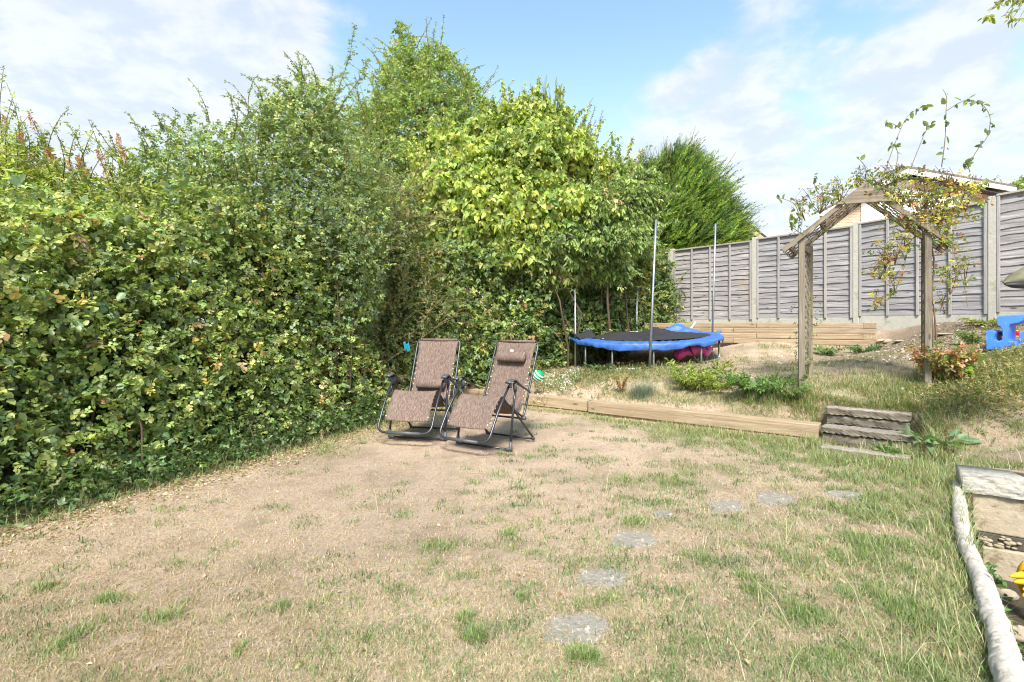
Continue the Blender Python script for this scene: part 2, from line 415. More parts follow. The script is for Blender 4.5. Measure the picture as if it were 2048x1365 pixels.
def bare(x, y):   # bare soil: foot of the fence, right bank, path
    b = np.zeros(np.shape(x))
    for (a, c, rx, ry, s) in ((7.2,8.3,1.5,1.0,1),(7.0,7.2,1.6,.9,.9),(5.9,8.8,.6,.5,.7),(4.5,4.3,.7,.35,.9),(1.5,9.6,.9,.5,.9),(2.7,10.3,1.5,.9,.7),(-.6,3.2,.5,.6,.35),(-1.2,4.2,.8,.9,.3)):
        b = np.maximum(b, s*np.exp(-(((x-a)/rx)**2+((y-c)/ry)**2)))
    return b

# ------------------------------------------------------------ ground sheet
def build_ground():
    xs = np.unique(np.round(np.r_[-900, -400, -150, -60, -30, -18, -12, np.arange(-8, -4, .25), np.arange(-4, 8, .045), np.arange(8, 12, .3), 16, 22, 30, 60, 150, 400, 900], 4))
    ys = np.unique(np.round(np.r_[-900, -300, -80, -20, -6, -2, np.arange(-1, 1, .2), np.arange(1, 11, .045), np.arange(11, 17, .2), 19, 22, 26, 32, 45, 80, 160, 400, 900], 4))
    X, Y = np.meshgrid(xs, ys, indexing='ij'); Z = zg(X, Y)
    near = (np.abs(X) < 9) & (Y < 12) & (Y > 0)
    Z = Z+np.where(near, rng.normal(0, .0035, Z.shape), 0)
    V = np.stack([X.ravel(), Y.ravel(), Z.ravel()], 1); ny = len(ys)
    I, J = np.meshgrid(np.arange(len(xs)-1), np.arange(ny-1), indexing='ij'); a = (I*ny+J).ravel()
    Fq = np.stack([a, a+ny, a+ny+1, a+1], 1)
    g = gmask(X, Y).ravel(); b = bare(X, Y).ravel(); pit = inside(X, Y, PIT).ravel()*1.0
    m, t = new_mat('lawn_soil')
    at_ = t.new('ShaderNodeAttribute', attribute_name='tint').outputs['Color']
    sp = t.new('ShaderNodeSeparateXYZ', ins={0: at_})
    pos = t.new('ShaderNodeNewGeometry').outputs['Position']
    nb = t.noise(pos, 1.3, 5, .6); nm = t.noise(pos, 7, 5, .6); nf = t.noise(pos, 60, 5, .75); nff = t.noise(pos, 230, 4, .75)
    straw = t.mix(nm, (.54, .395, .285), (.68, .525, .405))
    straw = t.mix(t.smooth(nb, .42, .64, 0, .75), straw, (.42, .32, .245))
    straw = t.mix(t.smooth(nf, .46, .62, 0, .7), straw, (.33, .235, .165))
    straw = t.mix(t.smooth(nff, .54, .66, 0, .6), straw, (.74, .60, .46))
    straw = t.mix(t.smooth(t.noise(pos, 3.1, 6, .65), .50, .64, 0, .55), straw, (.34, .25, .175))
    soil = t.mix(nf, (.13, .095, .065), (.33, .265, .2))
    c = t.mix(t.math('MULTIPLY', sp.outputs[0], .55), straw, (.16, .17, .06))
    c = t.mix(sp.outputs[1], c, soil)
    c = t.mix(sp.outputs[2], c, t.mix(nm, (.05, .04, .03), (.16, .13, .09)))
    h = t.math('ADD', nf, t.math('MULTIPLY', nff, .5))
    finish(t, c, .95, h, 1.0, .02, 0, .15)
    o = np_mesh('ground', V, Fq, m, np.stack([g, b, pit], 1), smooth=True)
    tag(o, 'dried lawn of pale straw coloured grass and soil', kind='structure')
build_ground()

# ------------------------------------------------------------ blades of grass
def blades(name, X, Y, L, Wd, head, lean, C, z0=None, mat='blade', label=None, seg=2, wind=None):
    n = len(X); Z = zg(X, Y) if z0 is None else z0
    P = np.stack([X, Y, Z-.004], 1)
    h = np.stack([np.cos(head), np.sin(head), 0*head], 1); s = np.stack([-np.sin(head), np.cos(head), 0*head], 1)
    up = np.array([0, 0, 1.0])
    l1 = lean*.6; l2 = np.minimum(lean*1.15, 1.62)
    m = P+(h*np.sin(l1)[:, None]+up*np.cos(l1)[:, None])*(L*.5)[:, None]
    tip = m+(h*np.sin(l2)[:, None]+up*np.cos(l2)[:, None])*(L*.5)[:, None]
    tip[:, 2] = np.maximum(tip[:, 2], Z+.002)
    w = (Wd/2)[:, None]
    V = np.stack([P-s*w, P+s*w, m+s*w*.85, m-s*w*.85, tip], 1).reshape(-1, 3)
    b = (np.arange(n)*5)[:, None]
    Fq = np.concatenate([b+np.array([0, 1, 2]), b+np.array([0, 2, 3]), b+np.array([3, 2, 4])], 0)
    col = np.repeat(C, 5, axis=0)
    return np_mesh(name, V, Fq, M[mat], col, nper=3)
def pick(n, pal, jit=.12, w=None):
    pal = np.array(pal); i = rng.choice(len(pal), n, p=w); c = pal[i]*(1+rng.normal(0, jit, (n, 1)))
    return np.clip(c*(1+rng.normal(0, jit*.3, (n, 3))), .004, .95)
def field(n, ymin=1.5, ymax=11.5, power=1.0):
    u = rng.random(n)
    y = (ymin**(-power)+(ymax**(-power)-ymin**(-power))*u)**(-1/power)
    x = rng.uniform(-1.12, 1.12, n)*y
    return x, y
STONES = [(1152,1250,64,30,.2),(1205,1150,52,20,.1),(1268,1076,44,17,-.1),(1452,1009,36,13,.5),(1552,993,42,13,.5),(1690,985,38,9,.3),(1326,1025,20,7,.2)]
def on_stone(x, y, k=.9):
    r = np.zeros(x.shape, bool)
    for (px, py, rx, ry, _) in STONES:
        p = onz(px, py, .01); a = rx*p.y/F; b = ry*p.y*p.y/(CZ*F); r |= (((x-p.x)/a)**2+((y-p.y)/b)**2) < k
    return r
HL = lambda y: -3.6+1.6*(y-2.6)/3.6   # x of hedge foot at y
def lawn():
    STR = [(.66,.50,.37),(.76,.62,.48),(.52,.37,.26),(.60,.46,.34),(.40,.27,.18),(.68,.47,.33),(.56,.45,.30)]
    x, y = field(430000, power=1.45)
    ok = (x > HL(y)-.3) & ~inside(x, y, PIT) & (~on_stone(x, y, .72) | (rng.random(len(x)) < .34)) & (rng.random(len(x)) > bare(x, y)*.8)
    x, y = x[ok], y[ok]; g = gmask(x, y); ok = rng.random(len(x)) > g*.6; x, y, g = x[ok], y[ok], g[ok]; n = len(x)
    long_ = sst((x-.6)/2.2)*.5+g*.4
    brown = sst((snoise(x, y, 2.3, 21)+.6*snoise(x, y, 9, 22)+.15)/.9)[:, None]
    L = rng.uniform(.010, .034, n)*(1+long_*rng.uniform(.2, 2.2, n))*(1+.05*y); Wd = rng.uniform(.0011, .0026, n)*(1+y*.13)
    o = blades('dry_grass', x, y, L, Wd, rng.uniform(0, 6.28, n), rng.uniform(1.0, 1.6, n), pick(n, STR, .2)*(1-brown*np.array([.20, .27, .31])))
    tag(o, 'short dead straw coloured grass covering the parched lawn', 'grass', kind='stuff')
    # many small separate tufts, most of them in the middle and to the right
    nt = 1900; tx, ty = field(nt, 1.6, 8.2, .7); ok = (tx > HL(ty)+.2) & ~inside(tx, ty, PIT) & (rng.random(nt) < .22+.78*sst((tx+1.2)/2.2)) & ~on_stone(tx, ty, 1.2); tx, ty = tx[ok], ty[ok]
    nb = rng.integers(8, 80, len(tx)); i = np.repeat(np.arange(len(tx)), nb); sp = (nb/80*.06+.012)[i]
    x = tx[i]+rng.normal(0, 1, len(i))*sp; y = ty[i]+rng.normal(0, .7, len(i))*sp; n = len(x); tc_ = pick(len(tx), [(.13,.22,.045),(.09,.165,.035),(.19,.26,.07),(.12,.20,.07)], .2)[i]
    o = blades('grass_tufts', x, y, rng.uniform(.016, .045, n)*(1+.05*y), rng.uniform(.0018, .0036, n)*(1+y*.14), rng.uniform(0, 6.28, n), rng.uniform(.1, 1.35, n), tc_*rng.uniform(.75, 1.25, (n, 1)))
    tag(o, 'scattered small green grass tufts', 'grass', kind='stuff')
    # green blades
    x, y = field(620000, power=1.1)
    ok = (x > HL(y)-.3) & ~inside(x, y, PIT) & ~(on_stone(x, y, .7)); x, y = x[ok], y[ok]
    g = gmask(x, y); ok = rng.random(len(x)) < g**2.1*1.25*(1-bare(x, y)*.6); x, y, g = x[ok], y[ok], g[ok]; n = len(x)
    GR = [(.16,.25,.045),(.11,.19,.035),(.23,.32,.065),(.30,.34,.10),(.12,.22,.05),(.42,.38,.18)]
    L = rng.uniform(.02, .055, n)*(.5+.8*g)*(1+.03*y+.2*sst((x-2.2)/1.2)); Wd = rng.uniform(.0014, .0032, n)*(1+y*.12)
    o = blades('green_grass', x, y, L, Wd, rng.uniform(0, 6.28, n), rng.uniform(.2, 1.5, n), pick(n, GR, .2, [.27,.2,.2,.13,.12,.08]))
    tag(o, 'surviving green grass in tufts over the dry lawn', 'grass', kind='stuff')
    # rough tall grass along sleeper, bank, hedge foot, fence
    xs, ys, Ls = [], [], []
    def strip(a, b, n, wid, l0, l1):
        t = rng.random(n); o = rng.normal(0, wid, n); a = np.array(a); b = np.array(b); d = (b-a)/np.linalg.norm(b-a)
        p = a+(b-a)*t[:, None]+np.stack([-d[1], d[0]], 1 if False else 0)*o[:, None] if False else a+(b-a)*t[:, None]+np.outer(o, [-d[1], d[0]])
        xs.append(p[:, 0]); ys.append(p[:, 1]); Ls.append(rng.uniform(l0, l1, n)*rng.uniform(.5, 1.05, n))
    strip((1.1, 7.08), (3.12, 5.54), 4600, .09, .04, .10)
    strip((1.9, 6.6), (3.35, 5.5), 3000, .14, .05, .15)
    strip((-.3, 8.1), (1.2, 7.25), 1400, .08, .05, .12)
    strip((2.9, 6.35), (3.6, 5.95), 1800, .12, .08, .24)
    strip((1.3, 7.75), (3.3, 6.3), 3000, .16, .06, .16)
    strip((3.0, 5.1), (3.7, 4.5), 3500, .14, .05, .15)
    strip((3.75, 4.8), (4.4, 5.5), 4200, .16, .08, .24)
    strip((3.7, 4.6), (3.45, 3.9), 2600, .14, .06, .2)
    strip((3.32, 3.8), (2.28, 2.60), 3000, .09, .05, .15); strip((2.26, 2.58), (1.64, 1.80), 2600, .09, .04, .14)
    strip((4.1, 5.9), (5.6, 5.9), 3800, .3, .08, .26)
    strip((5.3, 5.6), (6.6, 6.2), 2500, .4, .06, .18)
    strip((3.4, 6.5), (4.9, 6.3), 1900, .3, .06, .2)
    strip((3.3, 6.05), (3.7, 6.1), 1900, .12, .08, .2)
    strip((3.5, 5.75), (4.05, 5.25), 700, .05, .04, .12)
    strip((3.2, 5.42), (3.75, 4.92), 900, .05, .04, .12)
    strip((3.4, 5.9), (3.15, 5.3), 1200, .05, .06, .18)
    strip((4.2, 5.4), (3.8, 4.85), 1700, .07, .08, .22)
    strip((3.7, 6.1), (4.35, 5.5), 2200, .06, .06, .16)
    strip((3.52, 6.0), (3.62, 5.8), 700, .06, .06, .16)
    strip((3.36, 5.72), (3.46, 5.5), 500, .05, .06, .15)
    strip((3.3, 3.78), (2.5, 2.75), 500, .03, .15, .30)
    strip((HL(2.6)+.05, 2.7), (HL(6.4)+.05, 6.4), 5200, .13, .05, .17)
    strip((HL(6.4)+.1, 6.4), (-.9, 8.2), 2600, .2, .06, .22)
    strip((.4, 8.8), (2.6, 8.3), 2600, .35, .05, .2)
    strip((4.9, 10.2), (6.7, 9.2), 900, .1, .04, .12)
    strip((4.3, 12.5), (6.6, 9.9), 900, .12, .08, .3)
    x = np.concatenate(xs); y = np.concatenate(ys); L = np.concatenate(Ls)
    ok = ~inside(x, y, PIT) & ~((pdist(x, y, [(-.6, 8.55), (1.12, 7.44), (3.45, 5.73)]) < .085)); x, y, L = x[ok], y[ok], L[ok]; n = len(x)
    MX = [(.17,.26,.055),(.26,.32,.09),(.11,.19,.04),(.50,.42,.24),(.62,.52,.33),(.42,.30,.16)]
    o = blades('rough_grass', x, y, L, rng.uniform(.0022, .0042, n)*(1+.06*y), rng.uniform(0, 6.28, n), rng.uniform(.25, 1.55, n), pick(n, MX, .2, [.24,.2,.14,.18,.14,.10]))
    tag(o, 'long rough green and straw grass along the timbers, bank and hedge foot', 'grass', kind='stuff')
    # long dry stalks
    x, y = field(1300, power=.6); k = rng.random(len(x)) < (.05+sst((x-.2)/2)*.9); x, y = x[k], y[k]
    ok = (x > HL(y)) & ~inside(x, y, PIT); x, y = x[ok], y[ok]; n = len(x)
    x2 = HL(np.linspace(2.7, 6.3, 260))+rng.normal(.05, .12, 260); y2 = np.linspace(2.7, 6.3, 260)
    x3 = rng.normal(4.0, .25, 200); y3 = rng.normal(5.1, .3, 200)
    x = np.r_[x, x2, x3]; y = np.r_[y, y2, y3]; n = len(x)
    o = blades('dead_grass_stalks', x, y, rng.uniform(.08, .30, n), rng.uniform(.0015, .0026, n)*(1+.08*y), rng.uniform(0, 6.28, n), rng.uniform(.5, 1.45, n), pick(n, [(.66,.56,.38),(.58,.45,.28),(.7,.62,.46)], .12))
    tag(o, 'long bleached grass stalks lying over the lawn', 'grass', kind='stuff')
    # leaf litter flakes
    n0 = 14000
    y = rng.uniform(2.4, 9.5, n0); x = HL(y)+np.abs(rng.normal(0, .30, n0))
    x2 = rng.normal(1.6, 1.0, 5000); y2 = rng.normal(9.0, .6, 5000); x3 = rng.normal(7, .9, 2500); y3 = rng.normal(7.6, .8, 2500)
    x4, y4 = field(700, power=.6)
    x = np.r_[x, x2, x3, x4]; y = np.r_[y, y2, y3, y4]; ok = ~inside(x, y, PIT); x, y = x[ok], y[ok]; n = len(x)
    P = np.stack([x, y, zg(x, y)+.008], 1); a = rng.uniform(0, 6.28, n); ax = np.stack([np.cos(a), np.sin(a), rng.normal(0, .3, n)], 1)
    nr = np.stack([rng.normal(0, .4, n), rng.normal(0, .4, n), np.ones(n)], 1)
    fb = Fol(); fb.leaves(P, ax, nr, rng.uniform(.012, .035, n), rng.uniform(.4, .7, n), pick(n, [(.46,.34,.21),(.58,.46,.32),(.33,.21,.12),(.24,.26,.10)], .2), 'kite')
    o = fb.build('leaf_litter', 'blade'); tag(o, 'small dry fallen leaves scattered below the hedge', 'leaf litter', kind='stuff')

# ------------------------------------------------------------ foliage builder
TPL = {
 'ov':   (np.array([(0,0,0),(.26,-.5,.10),(.70,-.40,.06),(1,0,-.10),(.70,.40,.06),(.26,.5,.10)]), [(0,1,2,3),(0,3,4,5)]),
 'heart':(np.array([(0,0,0),(.10,-.52,.10),(.55,-.44,.05),(1.05,0,-.16),(.55,.44,.05),(.10,.52,.10)]), [(0,1,2,3),(0,3,4,5)]),
 'kite': (np.array([(0,0,0),(.42,-.5,.08),(1,0,-.05),(.42,.5,.08)]), [(0,1,2,3)]),
 'ivy':  (np.array([(0,0,0),(-.02,-.5,.05),(.42,-.40,.08),(1,0,-.08),(.42,.40,.08),(-.02,.5,.05)]), [(0,1,2,3),(0,3,4,5)]),
}
def nrm(a): return a/np.maximum(np.linalg.norm(a, axis=1, keepdims=True), 1e-9)
class Fol:
    def __init__(s): s.V = []; s.F = []; s.C = []; s.n = 0
    def leaves(s, P, A, N, L, Wr, C, shape='ov'):
        """P base, A axis, N face normal, L length, Wr width as a share of the length"""
        if len(P) == 0: return
        T, faces = TPL[shape]; A = nrm(A); S = nrm(np.cross(N, A)); U = np.cross(A, S)
        L = np.broadcast_to(L, len(P)); Wr = np.broadcast_to(Wr, len(P))
        k = len(T)
        V = P[:, None, :]+L[:, None, None]*(A[:, None, :]*T[None, :, 0:1]+S[:, None, :]*T[None, :, 1:2]*Wr[:, None, None]+U[:, None, :]*T[None, :, 2:3]*Wr[:, None, None]*1.6)
        b = s.n+np.arange(len(P))*k
        for f in faces: s.F.append(b[:, None]+np.array(f))
        s.V.append(V.reshape(-1, 3)); s.C.append(np.repeat(C, k, axis=0)); s.n += len(P)*k
    def sprigs(s, P, Dr, k, step, L, Wr, C, shape='ov', flat=.5, droop=0.0, spread=1.0, cj=.10, Nn=None):
        """compound leaves / leafy twig ends: k pairs plus a tip leaf along Dr"""
        n = len(P); Dr = nrm(Dr)
        up = np.array([0, 0, 1.0]); N = nrm((up*flat if Nn is None else Nn+up*flat)+rng.normal(0, .40, (n, 3)))
        S = nrm(np.cross(N, Dr)); N = np.cross(Dr, S)
        L = np.broadcast_to(L, n)
        for i in range(k+1):
            pos = P+Dr*(L*step*i)[:, None]
            for sg in ((-1, 1) if i < k else (0,)):
                A = Dr*(.45 if sg else 1)+S*sg*spread+rng.normal(0, .25, (n, 3)); A[:, 2] -= droop
                NN = N+rng.normal(0, .35, (n, 3)); NN[:, 2] += .2
                s.leaves(pos, A, NN, L*rng.uniform(.7, 1.15, n), Wr, np.clip(C*(1+rng.normal(0, cj, (n, 1))), .003, .9), shape)
    def twigs(s, lines, radii, c=(.20, .13, .08), sides=3):
        n, m, _ = lines.shape
        T = np.zeros_like(lines); T[:, :-1] = lines[:, 1:]-lines[:, :-1]; T[:, -1] = T[:, -2]
        T = T/np.maximum(np.linalg.norm(T, axis=2, keepdims=True), 1e-9)
        U = np.cross(T, np.array([.31, .52, .79])); U /= np.maximum(np.linalg.norm(U, axis=2, keepdims=True), 1e-9); Wv = np.cross(T, U)
        V = np.stack([lines+(U*math.cos(2*math.pi*k/sides)+Wv*math.sin(2*math.pi*k/sides))*radii[..., None] for k in range(sides)], 2).reshape(-1, 3)
        i, j, k = np.meshgrid(np.arange(n), np.arange(m-1), np.arange(sides), indexing='ij'); b = s.n+(i*m+j)*sides
        s.F.append(np.stack([b+k, b+(k+1) % sides, b+sides+(k+1) % sides, b+sides+k], -1).reshape(-1, 4))
        s.V.append(V); s.C.append(np.tile(np.array(c), (len(V), 1))*rng.uniform(.8, 1.2)); s.n += len(V)
    def build(s, name, mat, parent=None, origin=None):
        if parent is not None and origin is None: origin = parent.location
        return np_mesh(name, np.concatenate(s.V), np.concatenate(s.F), M[mat], np.concatenate(s.C), nper=4, parent=parent, origin=origin)
def twigs(name, mat, lines, radii, parent=None, sides=3):
    """lines (n,m,3), radii (n,m)"""
    n, m, _ = lines.shape
    T = np.zeros_like(lines); T[:, :-1] = lines[:, 1:]-lines[:, :-1]; T[:, -1] = T[:, -2]
    T = T/np.maximum(np.linalg.norm(T, axis=2, keepdims=True), 1e-9)
    a = np.array([.31, .52, .79]); U = np.cross(T, a); U /= np.maximum(np.linalg.norm(U, axis=2, keepdims=True), 1e-9); Wv = np.cross(T, U)
    ring = []
    for k in range(sides):
        t = 2*math.pi*k/sides; ring.append(lines+(U*math.cos(t)+Wv*math.sin(t))*radii[..., None])
    V = np.stack(ring, 2).reshape(-1, 3)
    i, j, k = np.meshgrid(np.arange(n), np.arange(m-1), np.arange(sides), indexing='ij'); base = (i*m+j)*sides
    Fq = np.stack([base+k, base+(k+1) % sides, base+sides+(k+1) % sides, base+sides+k], -1).reshape(-1, 4)
    return np_mesh(name, V, Fq, M[mat], None, parent=parent, origin=parent.location if parent is not None else None, smooth=sides > 4)
def lobe(px, py, D, rx, ry, rd):
    p = at(px, py, D); return (p.x, p.y, p.z, rx*D/F, rd, ry*D/F)
def on_lobes(lobes, n, deep=.16, uneven=.16, keep_in=.72, seed=1):
    """points spread through the outer shell of a union of ellipsoids; returns points and outward normals"""
    Lb = np.array(lobes); ar = (Lb[:, 3]*Lb[:, 4]+Lb[:, 3]*Lb[:, 5]+Lb[:, 4]*Lb[:, 5]); p = ar/ar.sum()
    i = rng.choice(len(Lb), int(n*1.9), p=p); u = nrm(rng.normal(0, 1, (len(i), 3)))
    c = Lb[i, :3]; r = Lb[i, 3:]
    wob = 1+uneven*(np.sin(u[:, 0]*5+i*1.7)+np.sin(u[:, 1]*6+i*2.9)+np.sin(u[:, 2]*7+i*.7)+.7*np.sin(u[:, 0]*13+i)+.7*np.sin(u[:, 2]*15+i*3))/2.6
    rr = wob*(1-np.abs(rng.normal(0, deep, len(i))))
    P = c+u*r*rr[:, None]; N = nrm(u/r)
    ins = np.full(len(P), 9.0)
    for k, l in enumerate(lobes):
        q = (P-np.array(l[:3]))/np.array(l[3:]); dd = np.linalg.norm(q, axis=1); ins = np.where(i == k, ins, np.minimum(ins, dd))
    ok = (ins > keep_in) & (P[:, 2] > zg(P[:, 0], P[:, 1])+.01)
    P, N = P[ok], N[ok]
    return P[:n], N[:n]
def shoots(fol, starts, dirs, length, m=7, bend=0.0, leafL=.04, Wr=.6, pal=None, every=1, k=1, shape='ov', droop=0.2, grav=.25, r0=.004, pw=None, flat=.6):
    """arching leafy shoots; returns polylines"""
    n = len(starts); length = np.broadcast_to(length, n); D = nrm(dirs); P = starts.copy(); L = [P.copy()]
    seg = length/(m-1); side = rng.normal(0, .12, (n, 3))
    for j in range(1, m):
        D = nrm(D+side*.5+np.array([0, 0, -grav])*(j/m)**1.5*bend+rng.normal(0, .05, (n, 3)))
        P = P+D*seg[:, None]; L.append(P.copy())
        if j >= 1 and j % every == 0:
            sc = 1-.5*j/m
            for q in range(2):
                A = nrm(rng.normal(0, 1, (n, 3))+D*.6); A[:, 2] *= .5
                base = P-D*(seg*q*.5)[:, None]
                fol.sprigs(base, A, k, .45, leafL*sc*rng.uniform(.8, 1.3, n), Wr, pick(n, pal, .15, pw), shape, flat, droop)
    return np.stack(L, 1)
def stems_of(base, targets, m=6, r0=.03, wob=.12):
    n = len(targets); t = np.linspace(0, 1, m)[None, :, None]
    B = base[:, None, :] if base.ndim == 2 else base[None, None, :]
    mid = targets[:, None, :]
    L = B*(1-t)+mid*t; L = L+rng.normal(0, wob, (n, m, 3))*np.sin(t*math.pi); L[..., 2] += np.sin(t[..., 0]*math.pi)*.15
    rad = r0*(1-.8*np.linspace(0, 1, m))[None, :]*rng.uniform(.6, 1.2, (n, 1))
    return L, rad
lawn()
# ------------------------------------------------------------ shrubs and trees
G_ROSE = [(.19,.255,.075),(.25,.33,.09),(.31,.38,.11),(.20,.265,.14),(.38,.42,.13),(.13,.19,.06),(.55,.40,.11),(.42,.25,.13)]
W_ROSE = [.2,.22,.18,.14,.12,.10,.025,.015]
def shrub(name, label, cat, base, lobes, n, L, Wr, pal, pw, shape='ov', k=1, deep=.16, uneven=.16, flat=.7, droop=.15, outw=.6, mat='leaf',
          nstem=24, stem_r=.02, inner=.35, group=None, spread=1.0, updir=.25, step=.5, sh=None, zlo=None, twig_mat='twig', extra=None, keep_in=.72, face=.75):
    root = empty(name, base, label, cat, group)
    f = Fol()
    P, N = on_lobes(lobes, n, deep, uneven, keep_in)
    Dr = N*outw*.6+rng.normal(0, .7, P.shape)+np.array([0, 0, updir]); nn = len(P)
    col = pick(nn, pal, .16, pw)
    cl = (np.sin(P[:, 0]*2.9+P[:, 2]*2.3)+np.sin(P[:, 1]*3.3-P[:, 2]*3.1+1)+np.sin(P[:, 0]*6.1+P[:, 1]*5.2+P[:, 2]*4.4))/3
    col = col*(1+.26*cl[:, None]*np.array([1.1, .85, .9])); dry = (cl > .52) & (rng.random(nn) < .22); col[dry] = pick(int(dry.sum()), [(.42,.34,.16),(.34,.24,.13),(.40,.38,.14)], .15); col = np.clip(col, .01, .8)
    f.sprigs(P, Dr, k, step, L*rng.uniform(.5, 1.4, nn), Wr, col, shape, flat, droop, spread, .10, N*face)
    # inner leaves, larger and sparser, that close the bush
    ni = int(n*inner); Pi, Ni = on_lobes([l[:3]+tuple(x*.80 for x in l[3:]) for l in lobes], ni, .2, uneven, .5)
    f.sprigs(Pi, rng.normal(0, .8, Pi.shape), k, step, L*1.6, Wr*1.15, pick(len(Pi), pal, .16, pw), shape, .4, droop, spread, .10, Ni)
    if sh:
        for (ns, lo, hi, zmin, bend, dz, lf) in sh:
            Ps, Ns = on_lobes(lobes, ns*3, .05, uneven, .95)
            if zmin is not None:
                zq = np.quantile(Ps[:, 2], zmin); s_ = Ps[:, 2] > zq; Ps, Ns = Ps[s_], Ns[s_]
            Ps, Ns = Ps[:ns], Ns[:ns]
            Dd = Ns*.8+np.array([0, 0, dz])+rng.normal(0, .25, Ps.shape)
            ln = shoots(f, Ps, Dd, rng.uniform(lo, hi, len(Ps)), 7, bend, L*lf, Wr, pal, 1, k, shape, droop, .3, .004, pw, flat)
            rad = np.broadcast_to(np.linspace(.005, .0015, ln.shape[1]), ln.shape[:2])*(1+base[1]*.05)
            f.twigs(ln, rad, (.42, .32, .2) if twig_mat == 'paletwig' else (.29, .22, .14) if twig_mat == 'dry' else (.2, .13, .08))
    if extra: extra(f, root)
    t = P[rng.choice(len(P), nstem)] if nstem else None
    if nstem:
        ctr = np.array(base)+np.concatenate([rng.normal(0, .25, (nstem, 2)), np.zeros((nstem, 1))], 1)
        lb = np.array(lobes); wgt = .75
        ctr[:, :2] = ctr[:, :2]*(1-wgt)+t[:, :2]*wgt if len(lobes) > 6 else ctr[:, :2]
        ctr[:, 2] = zg(ctr[:, 0], ctr[:, 1])-.05
        Ls, rd = stems_of(ctr, t, 7, stem_r, .08); f.twigs(Ls, rd, (.17, .12, .08), 5)
    f.build('foliage', mat, root)
    return root

# rose and bramble hedge along the left
def hedge_lobes():
    out = []
    nx, ny = .914, -.406
    for t in np.arange(-.35, 1.26, .095):
        top = np.interp(t, [-.4, .2, .4, .6, .8, 1.0, 1.25], [1.95, 1.95, 2.1, 2.35, 2.6, 2.5, 2.0])
        X, Y = -3.6+1.6*t, 2.6+3.6*t
        z = .22
        while z < top:
            r = .50+.10*math.sin(z*5+t*11)+.05*math.sin(z*9-t*23)
            off = r+.0+.17*z+.13*math.sin(t*19+z*4)+.07*math.sin(t*41-z*7)
            out.append((X-nx*off, Y-ny*off, z, r, r, .40)); z += .36
        out.append((X-nx*1.4, Y-ny*1.4, top*.5, .6, .6, top*.52))
    return out
def hedge_extra(f, root):
    # ivy at the foot and a few large pale bramble leaves
    y = rng.uniform(2.5, 6.8, 2600); x = HL(y)+rng.normal(.02, .10, 2600); z = zg(x, y)+np.abs(rng.normal(0, .14, 2600))+.02
    P = np.stack([x, y, z], 1)
    f.sprigs(P, np.stack([rng.normal(.5, .5, len(P)), rng.normal(-.4, .5, len(P)), rng.normal(.3, .3, len(P))], 1), 1, .5, .036, .8,
             pick(len(P), [(.06,.12,.035),(.10,.17,.045),(.13,.20,.09),(.20,.24,.10)], .18), 'ivy')
    Pb, Nb = on_lobes(hedge_lobes(), 260, .04, .1)
    f.sprigs(Pb+Nb*.03, Nb+rng.normal(0, .3, Pb.shape), 1, .4, .085, .75, pick(len(Pb), [(.16,.24,.12),(.12,.2,.08)], .12), 'ov', .9, .1)
shrub('rose_hedge', 'dense hedge of small rounded rose and bramble leaves along the left of the lawn', 'hedge',
      (-2.9, 4.4, 0), hedge_lobes(), 46000, .038, .70, G_ROSE, W_ROSE, 'ov', 2, .24, .22, .8, .05, .75, 'leaf', 34, .012, .32, None, .9, .12, .55,
      [(260, .12, .34, .0, 1.2, .5, 1.0)], extra=hedge_extra)

# bright shrub with orange seed heads at the far left
def spikes(n_, lo, hi):
    def ex(f, root):
        P = []
        for (px, py) in SP: P.append(at(px, py, SPD+rng.uniform(-.3, .3)))
        P = np.array([tuple(p) for p in P]); n = len(P); g = Fol()
        dirs = np.stack([rng.normal(-.25, .15, n), rng.normal(0, .2, n), np.ones(n)], 1)
        ln = []
        for i in range(n):
            d = dirs[i]/np.linalg.norm(dirs[i]); h = rng.uniform(lo, hi); q = 150
            t = rng.random(q); rad = .028*(1-t*.75)
            o = rng.normal(0, 1, (q, 3)); o = o/np.linalg.norm(o, axis=1, keepdims=True)*rad[:, None]
            B = P[i]+d*(t*h)[:, None]+o
            g.leaves(B, o+d*.01+rng.normal(0, .01, (q, 3)), rng.normal(0, 1, (q, 3)), .016, .6, pick(q, [(.52,.20,.07),(.36,.13,.06),(.6,.30,.11)], .2), 'kite')
            ln.append(np.stack([P[i]-d*.5*k+np.array([0, 0, 0]) for k in (1, .5, 0, -.3)]))
            c = 26; tt = rng.random(c); BB = P[i]-d*(tt*.55)[:, None]
            f.sprigs(BB, rng.normal(0, 1, (c, 3))+d*.8, 1, .4, .055, .36, pick(c, G_BUD, .15), 'ov', .5, .1)
        g.build('seed_head', 'blade', root)
        ln = np.array(ln); f.twigs(ln, np.broadcast_to(np.array([.006, .005, .004, .002]), ln.shape[:2]))
    return ex
G_BUD = [(.25,.32,.06),(.33,.38,.08),(.16,.23,.05),(.40,.42,.10),(.2,.26,.09)]
SP = [(12,265),(40,290),(75,262),(60,325),(105,322),(100,350),(50,352),(130,385),(170,340),(170,352),(250,322),(205,330),(125,372),(20,400),(95,300),(5,330),(148,352),(215,362),(240,300)]
SPD = 5.0
